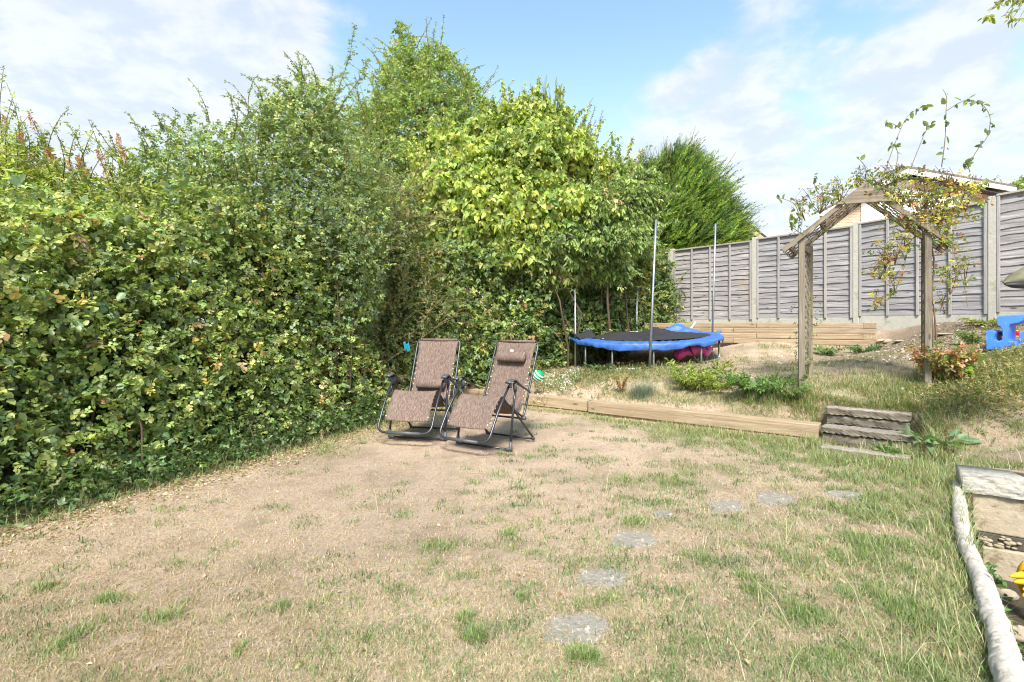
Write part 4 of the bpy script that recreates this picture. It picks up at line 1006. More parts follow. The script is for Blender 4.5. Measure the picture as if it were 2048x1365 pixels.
# ------------------------------------------------------------ garden arch
FL, FR = Vector((3.562, 6.3, .46)), Vector((4.79, 5.9, .50)); BL, BR = Vector((3.985, 6.85, .47)), Vector((5.20, 6.45, .55))
AX = (FR-FL); AX.z = 0; AX.normalize(); AY = (BL-FL); AY.z = 0; AY.normalize()
arch_z = [2.44]
def arch():
    root = empty('garden_arch', tuple((FL+BR)/2), 'weathered wooden garden arch with pointed trellis roof above the steps', 'arch')
    eave = 2.40; apex = 2.93
    Rm = Matrix((Vector((0, 0, 1)), AX, Vector((0, 0, 1)).cross(AX))).transposed()
    for P in (FL, FR, BL, BR):
        c = Vector((P.x, P.y, (P.z-.25+eave)/2)); h = eave-P.z+.25
        MB().box((0, 0, 0), (h, .066, .045)).build('post', M['arch_wood'], root, bevel=.004).matrix_basis = Matrix.Translation(c-root.location) @ Rm.to_4x4()
    fm = (FL+FR)/2; bmid = (BL+BR)/2; nrm_ = AX.cross(Vector((0, 0, 1))); nrm_.z = 0
    def rafter(apx, side, front):
        e = apx+AX*side*.86; e.z = 2.20; a = Vector((apx.x, apx.y, apex)); off = nrm_*(.05 if front else -.05)
        mb = MB(); d = (e-a).normalized(); upv = AX.cross(nrm_) if False else Vector((0, 0, 1)); w = d.cross(nrm_).normalized()
        p, q = a+off+d*.03, e+off
        mb.beam(p, q, .030, .052, up=w); R3 = Matrix((d, nrm_.normalized(), d.cross(nrm_.normalized()))).transposed()
        mb.build('rafter', M['arch_wood'], root, origin=(p+q)/2, rot=R3, bevel=.004)
        return p, q
    rf = {}
    for fr, m_ in ((True, fm), (False, bmid)):
        for sd_ in (-1, 1): rf[(fr, sd_)] = rafter(m_, sd_, fr)
    # gusset at the apex
    a = Vector((fm.x, fm.y, apex+.035))+nrm_*.078
    sl = .73/.86
    g = [a, a+AX*.30-Vector((0, 0, .245)), a-AX*.30-Vector((0, 0, .245))]
    MB().prism(g, nrm_*.0, nrm_*.022).build('gusset', M['arch_wood'], root, origin=a, rot=Matrix((AX, -nrm_, Vector((0, 0, 1)))).transposed(), bevel=.003)
    # cross rungs between front and back frames
    for A, B, zz in ((FL, BL, 2.24), (FR, BR, 2.24), (FL, BL, .80), (FR, BR, .84), (FL, BL, 1.5), (FR, BR, 1.5)):
        if zz == 1.5: continue
        p, q = Vector((A.x, A.y, zz))+AY*.03, Vector((B.x, B.y, zz))-AY*.03
        MB().beam(p, q, .04, .045).build('rung', M['arch_wood'], root, origin=(p+q)/2, rot=Matrix((AY, Vector((-AY.y, AY.x, 0)), Vector((0, 0, 1)))).transposed(), bevel=.003)
    for sd_ in (-1, 1):
        for t in (.03, .52, .93):
            p = rf[(True, sd_)][0].lerp(rf[(True, sd_)][1], t); q = rf[(False, sd_)][0].lerp(rf[(False, sd_)][1], t)
            MB().beam(p, q, .032, .04).build('purlin', M['arch_wood'], root, origin=(p+q)/2, bevel=.003)
    # diagonal trellis: sides and roof
    def lattice(P00, P10, P01, P11, n, name):
        """P00->P10 short way, P00->P01 long way"""
        mb = MB(); W_ = (P10-P00).length; L_ = (P01-P00).length; st = L_/n; k = W_/L_
        def pt(u, v): return P00.lerp(P10, u).lerp(P01.lerp(P11, u), v)
        nm = (P10-P00).cross(P01-P00).normalized()
        for dirn in (1, -1):
            i = -3
            while i < n+1:
                v0 = i/n; v1 = v0+k*1.15
                u0, u1 = (0, 1) if dirn == 1 else (1, 0)
                c0, c1 = 0.0, 1.0
                if v0 < 0: c0 = (0-v0)/(v1-v0)
                if v1 > 1: c1 = (1-v0)/(v1-v0)
                if c1 > c0+.05:
                    a_ = pt(u0+(u1-u0)*c0, v0+(v1-v0)*c0)+nm*.005*dirn; b_ = pt(u0+(u1-u0)*c1, v0+(v1-v0)*c1)+nm*.005*dirn
                    mb.beam(a_, b_, .018, .007, up=tuple(nm))
                i += 1
        mb.build(name, M['arch_wood'], root, origin=P00)
    V3 = lambda P, z: Vector((P.x, P.y, z))
    lattice(V3(FL, .6), V3(BL, .6), V3(FL, 2.3), V3(BL, 2.3), 13, 'side_trellis'); lattice(V3(FR, .65), V3(BR, .65), V3(FR, 2.3), V3(BR, 2.3), 13, 'side_trellis')
    for sd_ in (-1, 1):
        a0, a1 = rf[(True, sd_)]; b0, b1 = rf[(False, sd_)]; dz = Vector((0, 0, -.012)); lattice(a0+dz, b0+dz, a1+dz, b1+dz, 5, 'roof_trellis')
arch()

# honeysuckle over the arch
def honeysuckle():
    root = empty('honeysuckle', tuple(FR+AX*.12), 'half withered honeysuckle with yellow and brown leaves climbing the right side of the arch', 'climber')
    f = Fol(); PAL = [(.16,.22,.05),(.24,.29,.06),(.52,.40,.05),(.62,.50,.08),(.34,.16,.06),(.24,.10,.05),(.42,.26,.12),(.11,.16,.05)]; PW = [.2,.2,.14,.10,.12,.08,.08,.08]
    def path(pts, D, r0, r1, dens, pal, pw, L=.05, jit=.02, name='stem', k=1, mat='twig'):
        P = [at(p[0], p[1], D if len(p) < 3 else p[2]) for p in pts]; out = []
        for i in range(len(P)-1):
            p0 = P[max(i-1, 0)]; p1 = P[i]; p2 = P[i+1]; p3 = P[min(i+2, len(P)-1)]
            for s_ in range(8):
                t = s_/8; out.append(.5*((2*p1)+(p2-p0)*t+(2*p0-5*p1+4*p2-p3)*t*t+(3*p1-p0-3*p2+p3)*t**3))
        out.append(P[-1]); l = np.array([tuple(v) for v in out]); m = len(l)
        f.twigs(l[None], np.linspace(r0, r1, m)[None], (.26, .19, .13), 5)
        if dens:
            n = int(m*dens); ii = rng.integers(1, m, n); B = l[ii]+rng.normal(0, jit, (n, 3)); A = rng.normal(0, 1, (n, 3)); A[:, 2] -= .2
            f.sprigs(B, A, k, .4, L*rng.uniform(.6, 1.2, n), .6, pick(n, pal, .15, pw), 'ov', .3, .2)
    GG = [(.15,.21,.05),(.20,.27,.06),(.10,.15,.05)]
    # long free shoots into the sky
    for pts in ([(1760,372),(1785,300),(1803,255),(1818,230),(1850,212)], [(1812,360),(1840,290),(1852,262),(1862,250)], [(1883,335),(1890,280),(1892,225),(1893,195),(1885,178)], [(1930,340),(1955,300),(1975,272),(1980,235),(1965,210),(1950,205)],
                [(1893,222),(1915,208),(1935,200),(1952,204)], [(1801,258),(1785,248),(1768,246)], [(1790,340),(1796,310),(1788,290),(1783,290)], [(1735,350),(1728,330),(1715,316)], [(1660,400),(1635,385),(1628,360),(1630,352)], [(1600,440),(1590,410),(1565,398),(1557,400)],
                [(1620,480),(1585,455),(1580,440),(1590,435)], [(1960,370),(1985,360),(2003,352)], [(1940,345),(1935,330),(1928,325)]):
        path(pts, 6.3, .0055, .0025, .42, GG, None, .085, .012, k=0)
    # crown mass over the roof
    def blob(cx, cy, rx, ry, D, n, pal=PAL, pw=PW, L=.046):
        P = np.array([tuple(at(cx+rx*rng.normal(0, .45), cy+ry*rng.normal(0, .45), D+rng.normal(0, .22))) for _ in range(n)])
        f.sprigs(P, rng.normal(0, 1, P.shape), 1, .45, L*rng.uniform(.55, 1.15, n), .6, pick(n, pal, .16, pw), 'ov', .3, .25)
        q = max(4, n//5); c = np.array(tuple(at(cx, cy+ry, D))); Ls, rd = stems_of(np.tile(c, (q, 1)), P[:q], 6, .005, .05); f.twigs(Ls, rd)
    GY = [(.18,.24,.05),(.25,.3,.06),(.13,.18,.05),(.5,.38,.06),(.28,.13,.06)]; GW = [.3,.25,.2,.13,.12]
    for b in ((1680,385,70,26,6.5,80),(1640,400,50,28,6.4,60),(1720,365,50,22,6.4,50),(1610,420,30,22,6.4,24),(1600,460,22,20,6.4,12),(1790,350,70,24,6.3,75),(1770,372,50,20,6.2,50)): blob(*b, pal=GY, pw=GW)
    for b in ((1850,390,75,28,6.1,145),(1900,370,60,24,6.1,106),(1880,425,80,30,6.0,159),(1930,400,45,28,6.0,72),(1800,400,60,22,6.1,79),(1950,375,28,16,6.1,28),(1840,440,70,20,6.0,79),(1895,470,45,28,5.9,59),
              (1900,540,40,50,5.9,44),(1930,530,30,40,6.0,21),(1790,490,40,40,6.0,39),(1770,520,30,20,6.0,39),(1760,545,30,14,6.0,31),(1810,470,50,25,6.0,28),(1790,560,30,25,6.0,10),(1750,600,18,22,6.0,10),(1890,600,22,26,5.9,10)): blob(*b)
    # woody stems on the right post
    path([(1862,775,5.95),(1866,690,5.98),(1862,600,5.95),(1868,520,5.95),(1846,450,5.9),(1820,400,6.0),(1750,372,6.2)], 5.95, .014, .007, .2, PAL, PW)
    path([(1866,775,6.02),(1872,700,6.05),(1870,640,6.0),(1860,560,6.0),(1848,480,5.95),(1838,430,6.0)], 6, .012, .006, .15, PAL, PW)
    path([(1850,450),(1878,470),(1900,490),(1925,560),(1935,610)], 5.9, .005, .002, .3, PAL, PW); path([(1820,440),(1815,500),(1800,560),(1775,600),(1748,612)], 6.0, .004, .002, .45, PAL, PW)
    path([(1830,450),(1790,470),(1745,490),(1735,500)], 6, .004, .002, .4, PAL, PW); path([(1835,440),(1860,405),(1900,380),(1960,372)], 6.1, .007, .003, .3, PAL, PW); path([(1640,470,6.3),(1680,420,6.3),(1730,385,6.2),(1800,390,6.1)], 6.2, .007, .004, .3, GY, GW)
    f.build('foliage', 'leaf_soft', root)
honeysuckle()
def arch_creeper():
    root = empty('arch_creeper', tuple(BL), 'small green creeper climbing inside the left posts of the arch', 'climber'); f = Fol()
    n = 150; t = rng.random(n); P = np.stack([FL.x+(BL.x-FL.x)*rng.uniform(.2, .8, n), FL.y+(BL.y-FL.y)*rng.uniform(.2, .8, n), .55+t*1.1], 1)
    f.sprigs(P, rng.normal(0, 1, P.shape), 1, .5, .03, .5, pick(n, [(.15,.22,.05),(.22,.28,.06)], .15), 'ov'); m = (FL+BL)/2; f.twigs(np.array([[(m.x, m.y, .45), (m.x+.03, m.y, .9), (m.x-.02, m.y+.02, 1.3), (m.x, m.y, 1.7)]]), np.array([[.006, .005, .004, .002]])); f.build('foliage', 'leaf_soft', root)
arch_creeper()
# ------------------------------------------------------------ garden chairs
def make_chair(pillow_at):
    """local frame: x across (viewer right when facing), y = backwards, z up; sitter faces -y"""
    root = empty('reclining_chair', (0, 0, 0)); W2 = .30
    def add(mb, name, mat, smooth=True, **kw):
        mb.local = True; o = mb.build(name, M[mat], None, smooth, **kw); o.parent = root; return o
    def arc(pts, rad=.06, n=5):
        out = [Vector(pts[0])]
        for a, b, c in zip(pts[:-2], pts[1:-1], pts[2:]):
            a, b, c = Vector(a), Vector(b), Vector(c); d1 = (a-b).normalized(); d2 = (c-b).normalized(); r = min(rad, (a-b).length*.45, (c-b).length*.45)
            for k in range(n+1):
                t = k/n; p = (b+d1*r)*(1-t)**2+b*2*t*(1-t)+(b+d2*r)*t*t; out.append(p)
        out.append(Vector(pts[-1])); return out
    # leg rest frame (U), back frame (inverted U)
    add(MB().tube(arc([(-W2, 0.02, .665), (-W2, -.20, .42), (-W2, -.38, .15), (W2, -.38, .15), (W2, -.20, .42), (W2, .02, .665)], .10), .0125, 10), 'leg_rest_frame', 'chair_tube')
    add(MB().tube([(-W2*.62, -.38, .15), (W2*.62, -.38, .15)], .0165, 10), 'foot_bar_sleeve', 'chair_plastic')
    add(MB().tube(arc([(-W2+.02, .34, .27), (-W2+.02, .40, .36), (-W2+.02, .73, 1.09), (W2-.02, .73, 1.09), (W2-.02, .40, .36), (W2-.02, .34, .27)], .07), .0125, 10), 'back_frame', 'chair_tube')
    add(MB().tube([(-W2+.02, .345, .275), (W2-.02, .345, .275)], .011, 8), 'lower_crossbar', 'chair_tube')
    # seat rails (side tubes joining knee to hip)
    for s in (-1, 1):
        x = s*(W2-.03)
        add(MB().tube([(x, -.03, .52), (x, .12, .42), (x, .36, .29)], .010, 8), 'seat_rail', 'chair_tube')
        xl = s*(W2+.028)
        add(MB().tube(arc([(xl, .10, .60), (xl, .06, .45), (xl, .0, .045)], .05), .0125, 10), 'front_leg', 'chair_tube')
        add(MB().tube(arc([(xl-s*.026, .06, .46), (xl-s*.026, .22, .31), (xl-s*.026, .55, .03)], .05), .0115, 10), 'rear_leg', 'chair_tube')
        # foot caps
        mb = MB(); mb.tube([(xl, .005, .10), (xl, 0, .03), (xl, -.002, .012)], [.017, .021, .024], 10); mb.tube([(xl, 0, .02), (xl-s*.06, 0, .018)], [.020, .015], 10); add(mb, 'foot_cap', 'chair_plastic')
        mb = MB(); mb.tube([(xl-s*.026, .53, .05), (xl-s*.026, .555, .015)], [.016, .019], 8); add(mb, 'foot_cap', 'chair_plastic')
        # armrest: curved, moulded
        def fn(u, v, s=s, xl=xl):
            y = -.06+.48*u; zc = .705-.02*math.sin(u*3.1)*0+(.018*math.sin(min(u*2.2, 1)*math.pi))-.17*max(0, u-.25)**1.15*1.25
            w = .030-.010*u+.006*math.sin(u*6); a = v*2*math.pi; th = .013-.004*u
            return Vector((xl+math.cos(a)*w, y, zc+math.sin(a)*th))
        mb = MB(); mb.grid(fn, 18, 12); mb.f.append([k for k in range(12)]); mb.f.append([18*13+k for k in range(12)][::-1]); add(mb, 'armrest', 'chair_plastic')
        add(MB().tube([(xl, -.005, .69), (xl, .0, .645)], [.018, .015], 10), 'armrest_bracket', 'chair_plastic'); add(MB().tube([(xl, .09, .685), (xl, .10, .60)], [.024, .019], 10), 'armrest_bracket', 'chair_plastic')
        mb = MB(); mb.tube([(xl-.012*s, .345, .28), (xl-.045*s, .345, .28)], .022, 12); add(mb, 'pivot_knob', 'chair_plastic')
    add(MB().tube([(-W2-.02, 0, .018), (W2+.02, 0, .018)], .011, 8), 'floor_bar', 'chair_tube'); add(MB().tube([(-W2, .552, .018), (W2, .552, .018)], .011, 8), 'floor_bar', 'chair_tube')
    # sling
    prof = [(-.305, .27), (-.24, .365), (-.15, .47), (-.06, .545), (.0, .545), (.09, .47), (.2, .375), (.30, .33), (.37, .37), (.45, .50), (.56, .75), (.66, .97), (.715, 1.075)]
    def fn(u, v):
        i = u*(len(prof)-1); k = min(int(i), len(prof)-2); t = i-k
        p0 = prof[max(k-1, 0)]; p1 = prof[k]; p2 = prof[k+1]; p3 = prof[min(k+2, len(prof)-1)]
        c = [.5*(2*p1[j]+(p2[j]-p0[j])*t+(2*p0[j]-5*p1[j]+4*p2[j]-p3[j])*t*t+(3*p1[j]-p0[j]-3*p2[j]+p3[j])*t**3) for j in (0, 1)]
        wd = .245 if u < .93 else .245+.02*(u-.93)/.07
        x = (v*2-1)*wd; sag = .022*(1-(v*2-1)**2)
        ry = .006*math.sin(u*75)*(1-abs(v*2-1))*(1 if u < .33 else .15)
        return Vector((x, c[0]+sag*(.6 if u > .6 else .2), c[1]-sag*(.1 if u > .6 else .8)+ry))
    o = add(MB().grid(fn, 60, 14), 'sling', 'sling'); md = o.modifiers.new('s', 'SOLIDIFY'); md.thickness = .004
    # hem over the top bar
    mb = MB(); mb.tube([(-.235, .73, 1.09), (.235, .73, 1.09)], .018, 10); add(mb, 'top_hem', 'sling')
    # zigzag lacing
    for s in (-1, 1):
        mb = MB(); eye = MB()
        for a, b, rx in (((-.30, .28), (-.06, .535), 0), ((.40, .40), (.60, .83), 1)):
            n = 15; pts = []
            for k in range(n):
                t = k/(n-1); y = a[0]+(b[0]-a[0])*t; z = a[1]+(b[1]-a[1])*t
                inn = k % 2; x = s*(.236 if inn else .292); pts.append((x, y+(0 if inn else .012), z+.008))
                if inn: eye.tube([(s*.238, y, z-.002), (s*.238, y-.004, z+.014)], .006, 6)
            mb.tube(pts, .0028, 5); add(mb, 'lacing', 'rubber'); mb = MB()
        add(eye, 'eyelets', 'cord')
    # pillow
    y, z = pillow_at; mb = MB(); d = Vector((0, .33, .73)).normalized(); nn = Vector((0, -.91, .41))
    def pf(u, v):
        x = (u*2-1)*.185; e = min(1, (1-abs(u*2-1))*14+.0)**.45 if abs(u*2-1) > .0 else 1; a = v*2*math.pi
        return Vector((x, y, z))+nn*.045+(d*math.cos(a)*.062+nn*math.sin(a)*.046)*max(e, .05)
    mb.grid(pf, 26, 18); add(mb, 'pillow', 'pillow')
    if z > .8:
        for s in (-1, 1): add(MB().box((s*.235, y+.012, z), (.11, .004, .022)), 'pillow_strap', 'pillow', False)
        add(MB().box((-.0, y-.028, z+.085), (.04, .004, .03)), 'care_tag', 'white', False)
    return root
def place(root, x, y, fwd, label):
    f = Vector(fwd).normalized(); root.location = (x, y, zg1(x, y)+.004); root.rotation_euler = (0, 0, math.atan2(f.x, -f.y))
    tag(root, label, 'reclining chair', 'reclining garden chairs')
# origin of the chair is the middle of the front floor bar
c1 = make_chair((.625, .90)); place(c1, -.30, 5.36, (-.50, -.866, 0), 'brown reclining garden chair with its pillow at head height, right of the pair')
c2 = make_chair((.47, .56)); place(c2, -1.06, 5.72, (-.20, -.98, 0), 'brown reclining garden chair, pillow at the waist, left of the pair by the hedge')

# ------------------------------------------------------------ trampoline
TC = Vector((2.57, 9.95, 0)); TR = 1.40
def tz(x, y): return 1.055+.030*(x-TC.x)+.07*(y-TC.y)
def tramp():
    root = empty('trampoline', (TC.x, TC.y, .6), 'old round trampoline with sagging blue padding and collapsed black net', 'trampoline')
    def ring(r, dz, a): x = TC.x+r*math.cos(a); y = TC.y+r*math.sin(a); return Vector((x, y, tz(x, y)+dz))
    N = 96
    mb = MB(); pts = [ring(TR-.04, -.03, 2*math.pi*k/48) for k in range(49)]; mb.tube(pts, .021, 8, False); mb.build('frame_ring', M['steel'], root, True)
    mb = MB()
    def mat_(u, v): a = u*2*math.pi; p = ring(max(v, .001)*(TR-.26), -.02-.05*(1-v*v), a); return p
    mb.grid(mat_, 48, 8).build('jumping_mat', M['net'], root, True)
    # pad: annulus with outer skirt, wrinkled; absent at the back left
    rr = random.Random(5); ph = [rr.uniform(0, 6) for _ in range(8)]
    def pad(u, v):
        a = math.radians(172+ (398-172)*u); wv = .010*math.sin(a*5+ph[0])+.005*math.sin(a*23+ph[1])+.005*math.sin(a*47+ph[2])
        if v < .6:
            t = v/.6; r = TR-.30+.32*t; dz = .012+.014*math.sin(t*math.pi)+wv*(.3+.7*t)+.006*math.sin(a*60+t*5)
        else:
            t = (v-.6)/.4; r = TR+.02+.008*math.sin(t*math.pi)+.010*math.sin(a*17+ph[3])*t+.006*math.sin(a*53)*t; dz = .008-(.085+.03*math.sin(a*3+1)+.02*math.sin(a*11))*t+wv*.6+.010*math.sin(a*13+ph[4])*t+.006*math.sin(a*37)*t
        return ring(r, dz, a)
    o = MB().grid(pad, 200, 16).build('padding', M['blue_pad'], root, True, solid=.012)
    # raised left corner and folded flap
    def flapL(u, v):
        p = ring(TR-.34+.36*u, .03+.12*math.sin(v*math.pi)*(1-u*.5)+.02*math.sin(u*9), math.radians(168+34*v)); return p
    MB().grid(flapL, 12, 16).build('padding_fold', M['net'], root, True, solid=.01)
    def flap(u, v):
        a = at(1310+u*120, 676-u*4, 10.2); b = at(1352+30*u, 652+18*u, 10.35)
        p = a.lerp(b, v); p.z += .05*math.sin(v*math.pi)+.06*mnoise.noise(Vector((u*4, v*5, 3)))+.12*math.sin(u*math.pi)*v; p.y += .18*v+.05*math.sin(u*6); return p
    MB().grid(flap, 22, 14).build('folded_padding', M['blue_pad'], root, True, solid=.012)
    def flap2(u, v):
        a = at(1395+u*48, 664+4*math.sin(u*3), 10.0+u*.1); b = at(1385+u*55, 681-u*6, 9.7+u*.1); p = a.lerp(b, v); p.z += .05*math.sin(v*math.pi)+.05*mnoise.noise(Vector((u*5, v*4, 5))); return p
    MB().grid(flap2, 20, 10).build('folded_padding', M['blue_pad'], root, True, solid=.012)
    # heap of net
    def heap(u, v):
        a = u*2*math.pi; r = v
        x = TC.x+.05+r*1.15*math.cos(a); y = TC.y-.25+r*.72*math.sin(a)
        h = .075*(1-r**2)*(.6+.5*math.sin(x*7+1)+.45*math.sin(y*9+x*3))+.05*abs(mnoise.noise(Vector((x*5, y*9, 1))))+.03*abs(mnoise.noise(Vector((x*13, y*20, 2))))
        return Vector((x, y, tz(x, y)+.03+h*(1-r**4)-.0*r))
    MB().grid(heap, 60, 16).build('safety_net', M['net'], root, True, solid=.006)
    def roll(u, v):
        p = at(1160+u*265, 684+14*math.sin(u*math.pi)*.55-u*10, 8.95+1.0*abs(u-.45)*1.4); a = v*2*math.pi; r = .05+.05*mnoise.noise(Vector((u*12, math.cos(a), math.sin(a))))+.02*mnoise.noise(Vector((u*40, math.cos(a)*2, math.sin(a)*2)))
        r *= min(1, (1-abs(2*u-1))*6+.2)
        return p+Vector((0, math.cos(a)*r*1.8, math.sin(a)*r+.02))
    MB().grid(roll, 70, 10).build('safety_net_roll', M['net'], root, True)
    # legs: three bent W legs + near ones
    def gz(p): return zg1(p.x, p.y)-.03
    for (a0, a1) in ((160, 205), (232, 262), (300, 335), (20, 55), (80, 120)):
        p0 = ring(TR-.05, -.03, R(a0)); p1 = ring(TR-.05, -.03, R(a1)); b0 = Vector((p0.x, p0.y, gz(p0)+.05)); b1 = Vector((p1.x, p1.y, gz(p1)+.05))
        MB().tube([p0, p0.lerp(b0, .5), b0+Vector((0, 0, .04)), b0.lerp(b1, .06), b0.lerp(b1, .94), b1+Vector((0, 0, .04)), p1.lerp(b1, .5), p1], .018, 8).build('leg', M['steel'], root, True)
    # poles: front, left, back, right
    for (bx, by, tx, ty, D, cap, D2) in ((1299, 742, 1312, 440, 8.5, 1, 8.5), (1151, 726, 1150, 578, 9.75, 0, 9.75), (1273, 716, 1274, 577, 11.4, 0, 11.4), (1424, 702, 1431, 448, 10.5, 2, 10.5)):
        p, q = at(bx, by, D), at(tx, ty, D2); p.z = min(p.z, zg1(p.x, p.y)+.0)
        o = MB().tube([p, p.lerp(q, .47), p.lerp(q, .475), q], [.0215, .0215, .0185, .0185], 10).build('net_pole', M['steel'], root, True)
        if cap == 1: MB().tube([q-Vector((0, 0, .02)), q+Vector((0, 0, .015)), q+Vector((0, 0, .02)), q+Vector((0, 0, .035)), q+Vector((0, 0, .04)), q+Vector((0, 0, .07))], [.034, .034, .024, .024, .034, .030], 12).build('pole_cap', M['teal'], o, True)
        if cap == 2: MB().tube([q-Vector((0, 0, .45)), q-Vector((0, 0, .42)), q-Vector((0, 0, .05)), q+Vector((0, 0, .03))], [.024, .030, .022, .026], 8).build('torn_sleeve', M['steel'], o, True)
    for ch in list(root.children): pass
    p, q = at(1377, 664, 10.6), at(1391, 645, 10.9); MB().tube([p, q], .018, 10).build('loose_tube', M['white'], root, True)
    p, q = at(1205, 678, 9.4), at(1290, 662, 10.2); MB().tube([p, q], .012, 8).build('loose_tube', M['steel'], root, True)
tramp()
# fix: cap children of poles were parented in pole space (identity), nothing else to do

# pink bag under the trampoline
def pinkbag():
    c = at(1385, 712, 9.0); c.z = zg1(c.x, c.y); root = empty('pink_bag', tuple(c), 'crumpled bright pink plastic bag lying under the right side of the trampoline', 'bag')
    def fn(u, v):
        x = (u-.5)*.66; a = v*2*math.pi; r = .10*(1+.5*mnoise.noise(Vector((u*5, math.cos(a), math.sin(a))))+.35*mnoise.noise(Vector((u*14, math.cos(a)*3, math.sin(a)*3)))) * (min(1, min(u, 1-u)*9+.25))
        return c+Vector((x, math.cos(a)*r*1.1, .15+.10*math.sin(u*2.2)+math.sin(a)*r))
    MB().grid(fn, 34, 18).build('bag_body', M['pink'], root, True)
    MB().tube([c+Vector((-.1, -.1, .3)), c+Vector((-.02, -.18, .1)), c+Vector((.05, -.2, .02))], .01, 6).build('strap', M['dark'], root, True)
    MB().tube([c+Vector((.2, -.1, .3)), c+Vector((.22, -.2, .2)), c+Vector((.15, -.22, .02))], .01, 6).build('strap', M['dark'], root, True)
pinkbag()

# green and white striped ball behind the chair
def ball():
    c = at(1076, 752, 7.95); r = .095
    zz = zg1(c.x, c.y); c.z = max(c.z, zz+r*.9); root = empty('plastic_ball', (c.x, c.y, c.z), 'small green ball with white stripes half hidden beside the right chair', 'ball')
    T = Matrix.Rotation(R(40), 3, 'Y') @ Matrix.Rotation(R(20), 3, 'X')
    def seg(t0, t1, rr):
        def fn(u, v):
            t = t0+(t1-t0)*v; a = u*2*math.pi; return c+T @ Vector((math.sin(t)*math.cos(a)*rr, math.sin(t)*math.sin(a)*rr, math.cos(t)*rr))
        return fn
    MB().grid(seg(0, math.pi, r), 28, 16).build('ball_skin', M['green_plastic'], root, True)
    for k in (.32, .47, .62): MB().grid(seg(math.pi*(k-.035), math.pi*(k+.035), r+.0015), 28, 3).build('white_stripe', M['white'], root, True)
ball()

# ------------------------------------------------------------ small plants
def plant(name, label, cat, px, py, D, pal, n, h, w, L, Wr, shape='ov', k=2, pw=None, up=1.2, group=None, z=None):
    c = at(px, py, D); c.z = zg1(c.x, c.y); root = empty(name, tuple(c), label, cat, group); f = Fol(); ln = []
    for i in range(n):
        a = rng.uniform(0, 6.28); d = np.array([math.cos(a)*w/h, math.sin(a)*w/h, 1.0])*rng.uniform(.5, 1.0); m = 7
        b = np.array(tuple(c))+np.array([math.cos(a), math.sin(a), 0])*w*.15*rng.random(); t = np.linspace(0, 1, m)[:, None]
        l = b+d*h*t+np.array([d[0], d[1], -.6])*h*.35*t*t; ln.append(l)
        for q in range(2): f.sprigs(l[2:], rng.normal(0, .6, (m-2, 3))+d*.7, k, .5, L*rng.uniform(.7, 1.2, m-2), Wr, pick(m-2, pal, .14, pw), shape, .8, .25)
    ln = np.array(ln); f.twigs(ln, np.broadcast_to(np.linspace(.005, .002, 7), ln.shape[:2]), (.3, .2, .1)); f.build('foliage', 'leaf_soft', root); return root
plant('leafy_plant', 'yellow green peony like plant with lobed leaves in front of the trampoline', 'plant', 1395, 790, 7.3, [(.25,.31,.055),(.33,.36,.07),(.17,.23,.05)], 26, .42, .34, .075, .36, k=2)
plant('leafy_plant', 'small yellow green plant to the right of the peony like plant', 'plant', 1440, 790, 7.0, [(.22,.29,.055),(.27,.30,.07)], 9, .18, .22, .055, .4, k=2)
plant('green_shrublet', 'low bright green leafy plant behind the right end of the long timber', 'plant', 1520, 830, 6.5, [(.10,.20,.045),(.14,.25,.055),(.08,.15,.035)], 46, .30, .34, .045, .5)
plant('green_weed', 'green weed growing against the left arch post', 'plant', 1585, 790, 6.15, [(.14,.22,.07),(.18,.25,.07)], 18, .26, .14, .035, .45)
plant('red_weed', 'clump of red and orange tinted weeds against the right arch post', 'plant', 1888, 790, 5.9, [(.55,.17,.08),(.62,.32,.20),(.16,.24,.045),(.30,.36,.06),(.40,.30,.2)], 70, .62, .24, .045, .5, pw=[.2,.26,.22,.14,.18])
plant('broad_leaf_plant', 'fresh green broad leaved plant beside the red weeds', 'plant', 1915, 760, 5.9, [(.22,.33,.045),(.17,.27,.04)], 8, .40, .13, .12, .8, k=0)
plant('dry_red_stalks', 'dry reddish brown stalks in front of the fescue clump', 'plant', 1243, 795, 7.6, [(.34,.20,.08),(.42,.28,.12),(.28,.13,.06)], 14, .34, .08, .03, .4, k=1)
plant('dock_plant', 'large blue green dock leaves beside the middle step', 'plant', 1862, 888, 5.0, [(.13,.22,.10),(.16,.26,.12)], 5, .12, .2, .16, .34, k=0)
plant('step_weed', 'dark green round leaves growing in front of the middle step', 'plant', 1785, 888, 5.0, [(.09,.18,.04),(.13,.22,.05)], 9, .13, .1, .06, .75, k=0)
plant('low_weed', 'low green weed at the foot of the raised bed left of its corner', 'plant', 1655, 692, 9.3, [(.15,.24,.08)], 10, .16, .2, .07, .4, k=1, group='weeds by the raised bed')
plant('low_weed', 'low blue green weed at the foot of the raised bed nearest the corner', 'plant', 1725, 695, 9.2, [(.14,.24,.11)], 10, .12, .22, .07, .4, k=1, group='weeds by the raised bed')
plant('bank_weed', 'yellow green weeds on the bare bank under the nearest whole fence post', 'plant', 1985, 655, 8.0, [(.20,.27,.06),(.3,.33,.09)], 16, .15, .3, .05, .5, k=1)
plant('bank_weed', 'green weed on the bare soil left of the blue toy', 'plant', 1945, 680, 7.3, [(.12,.2,.05)], 9, .2, .12, .05, .5, k=1)
plant('ivy_patch', 'small round dark green leaved weed under the front of the trampoline', 'plant', 1200, 738, 9.0, [(.08,.15,.05)], 12, .14, .16, .08, .7, k=0)
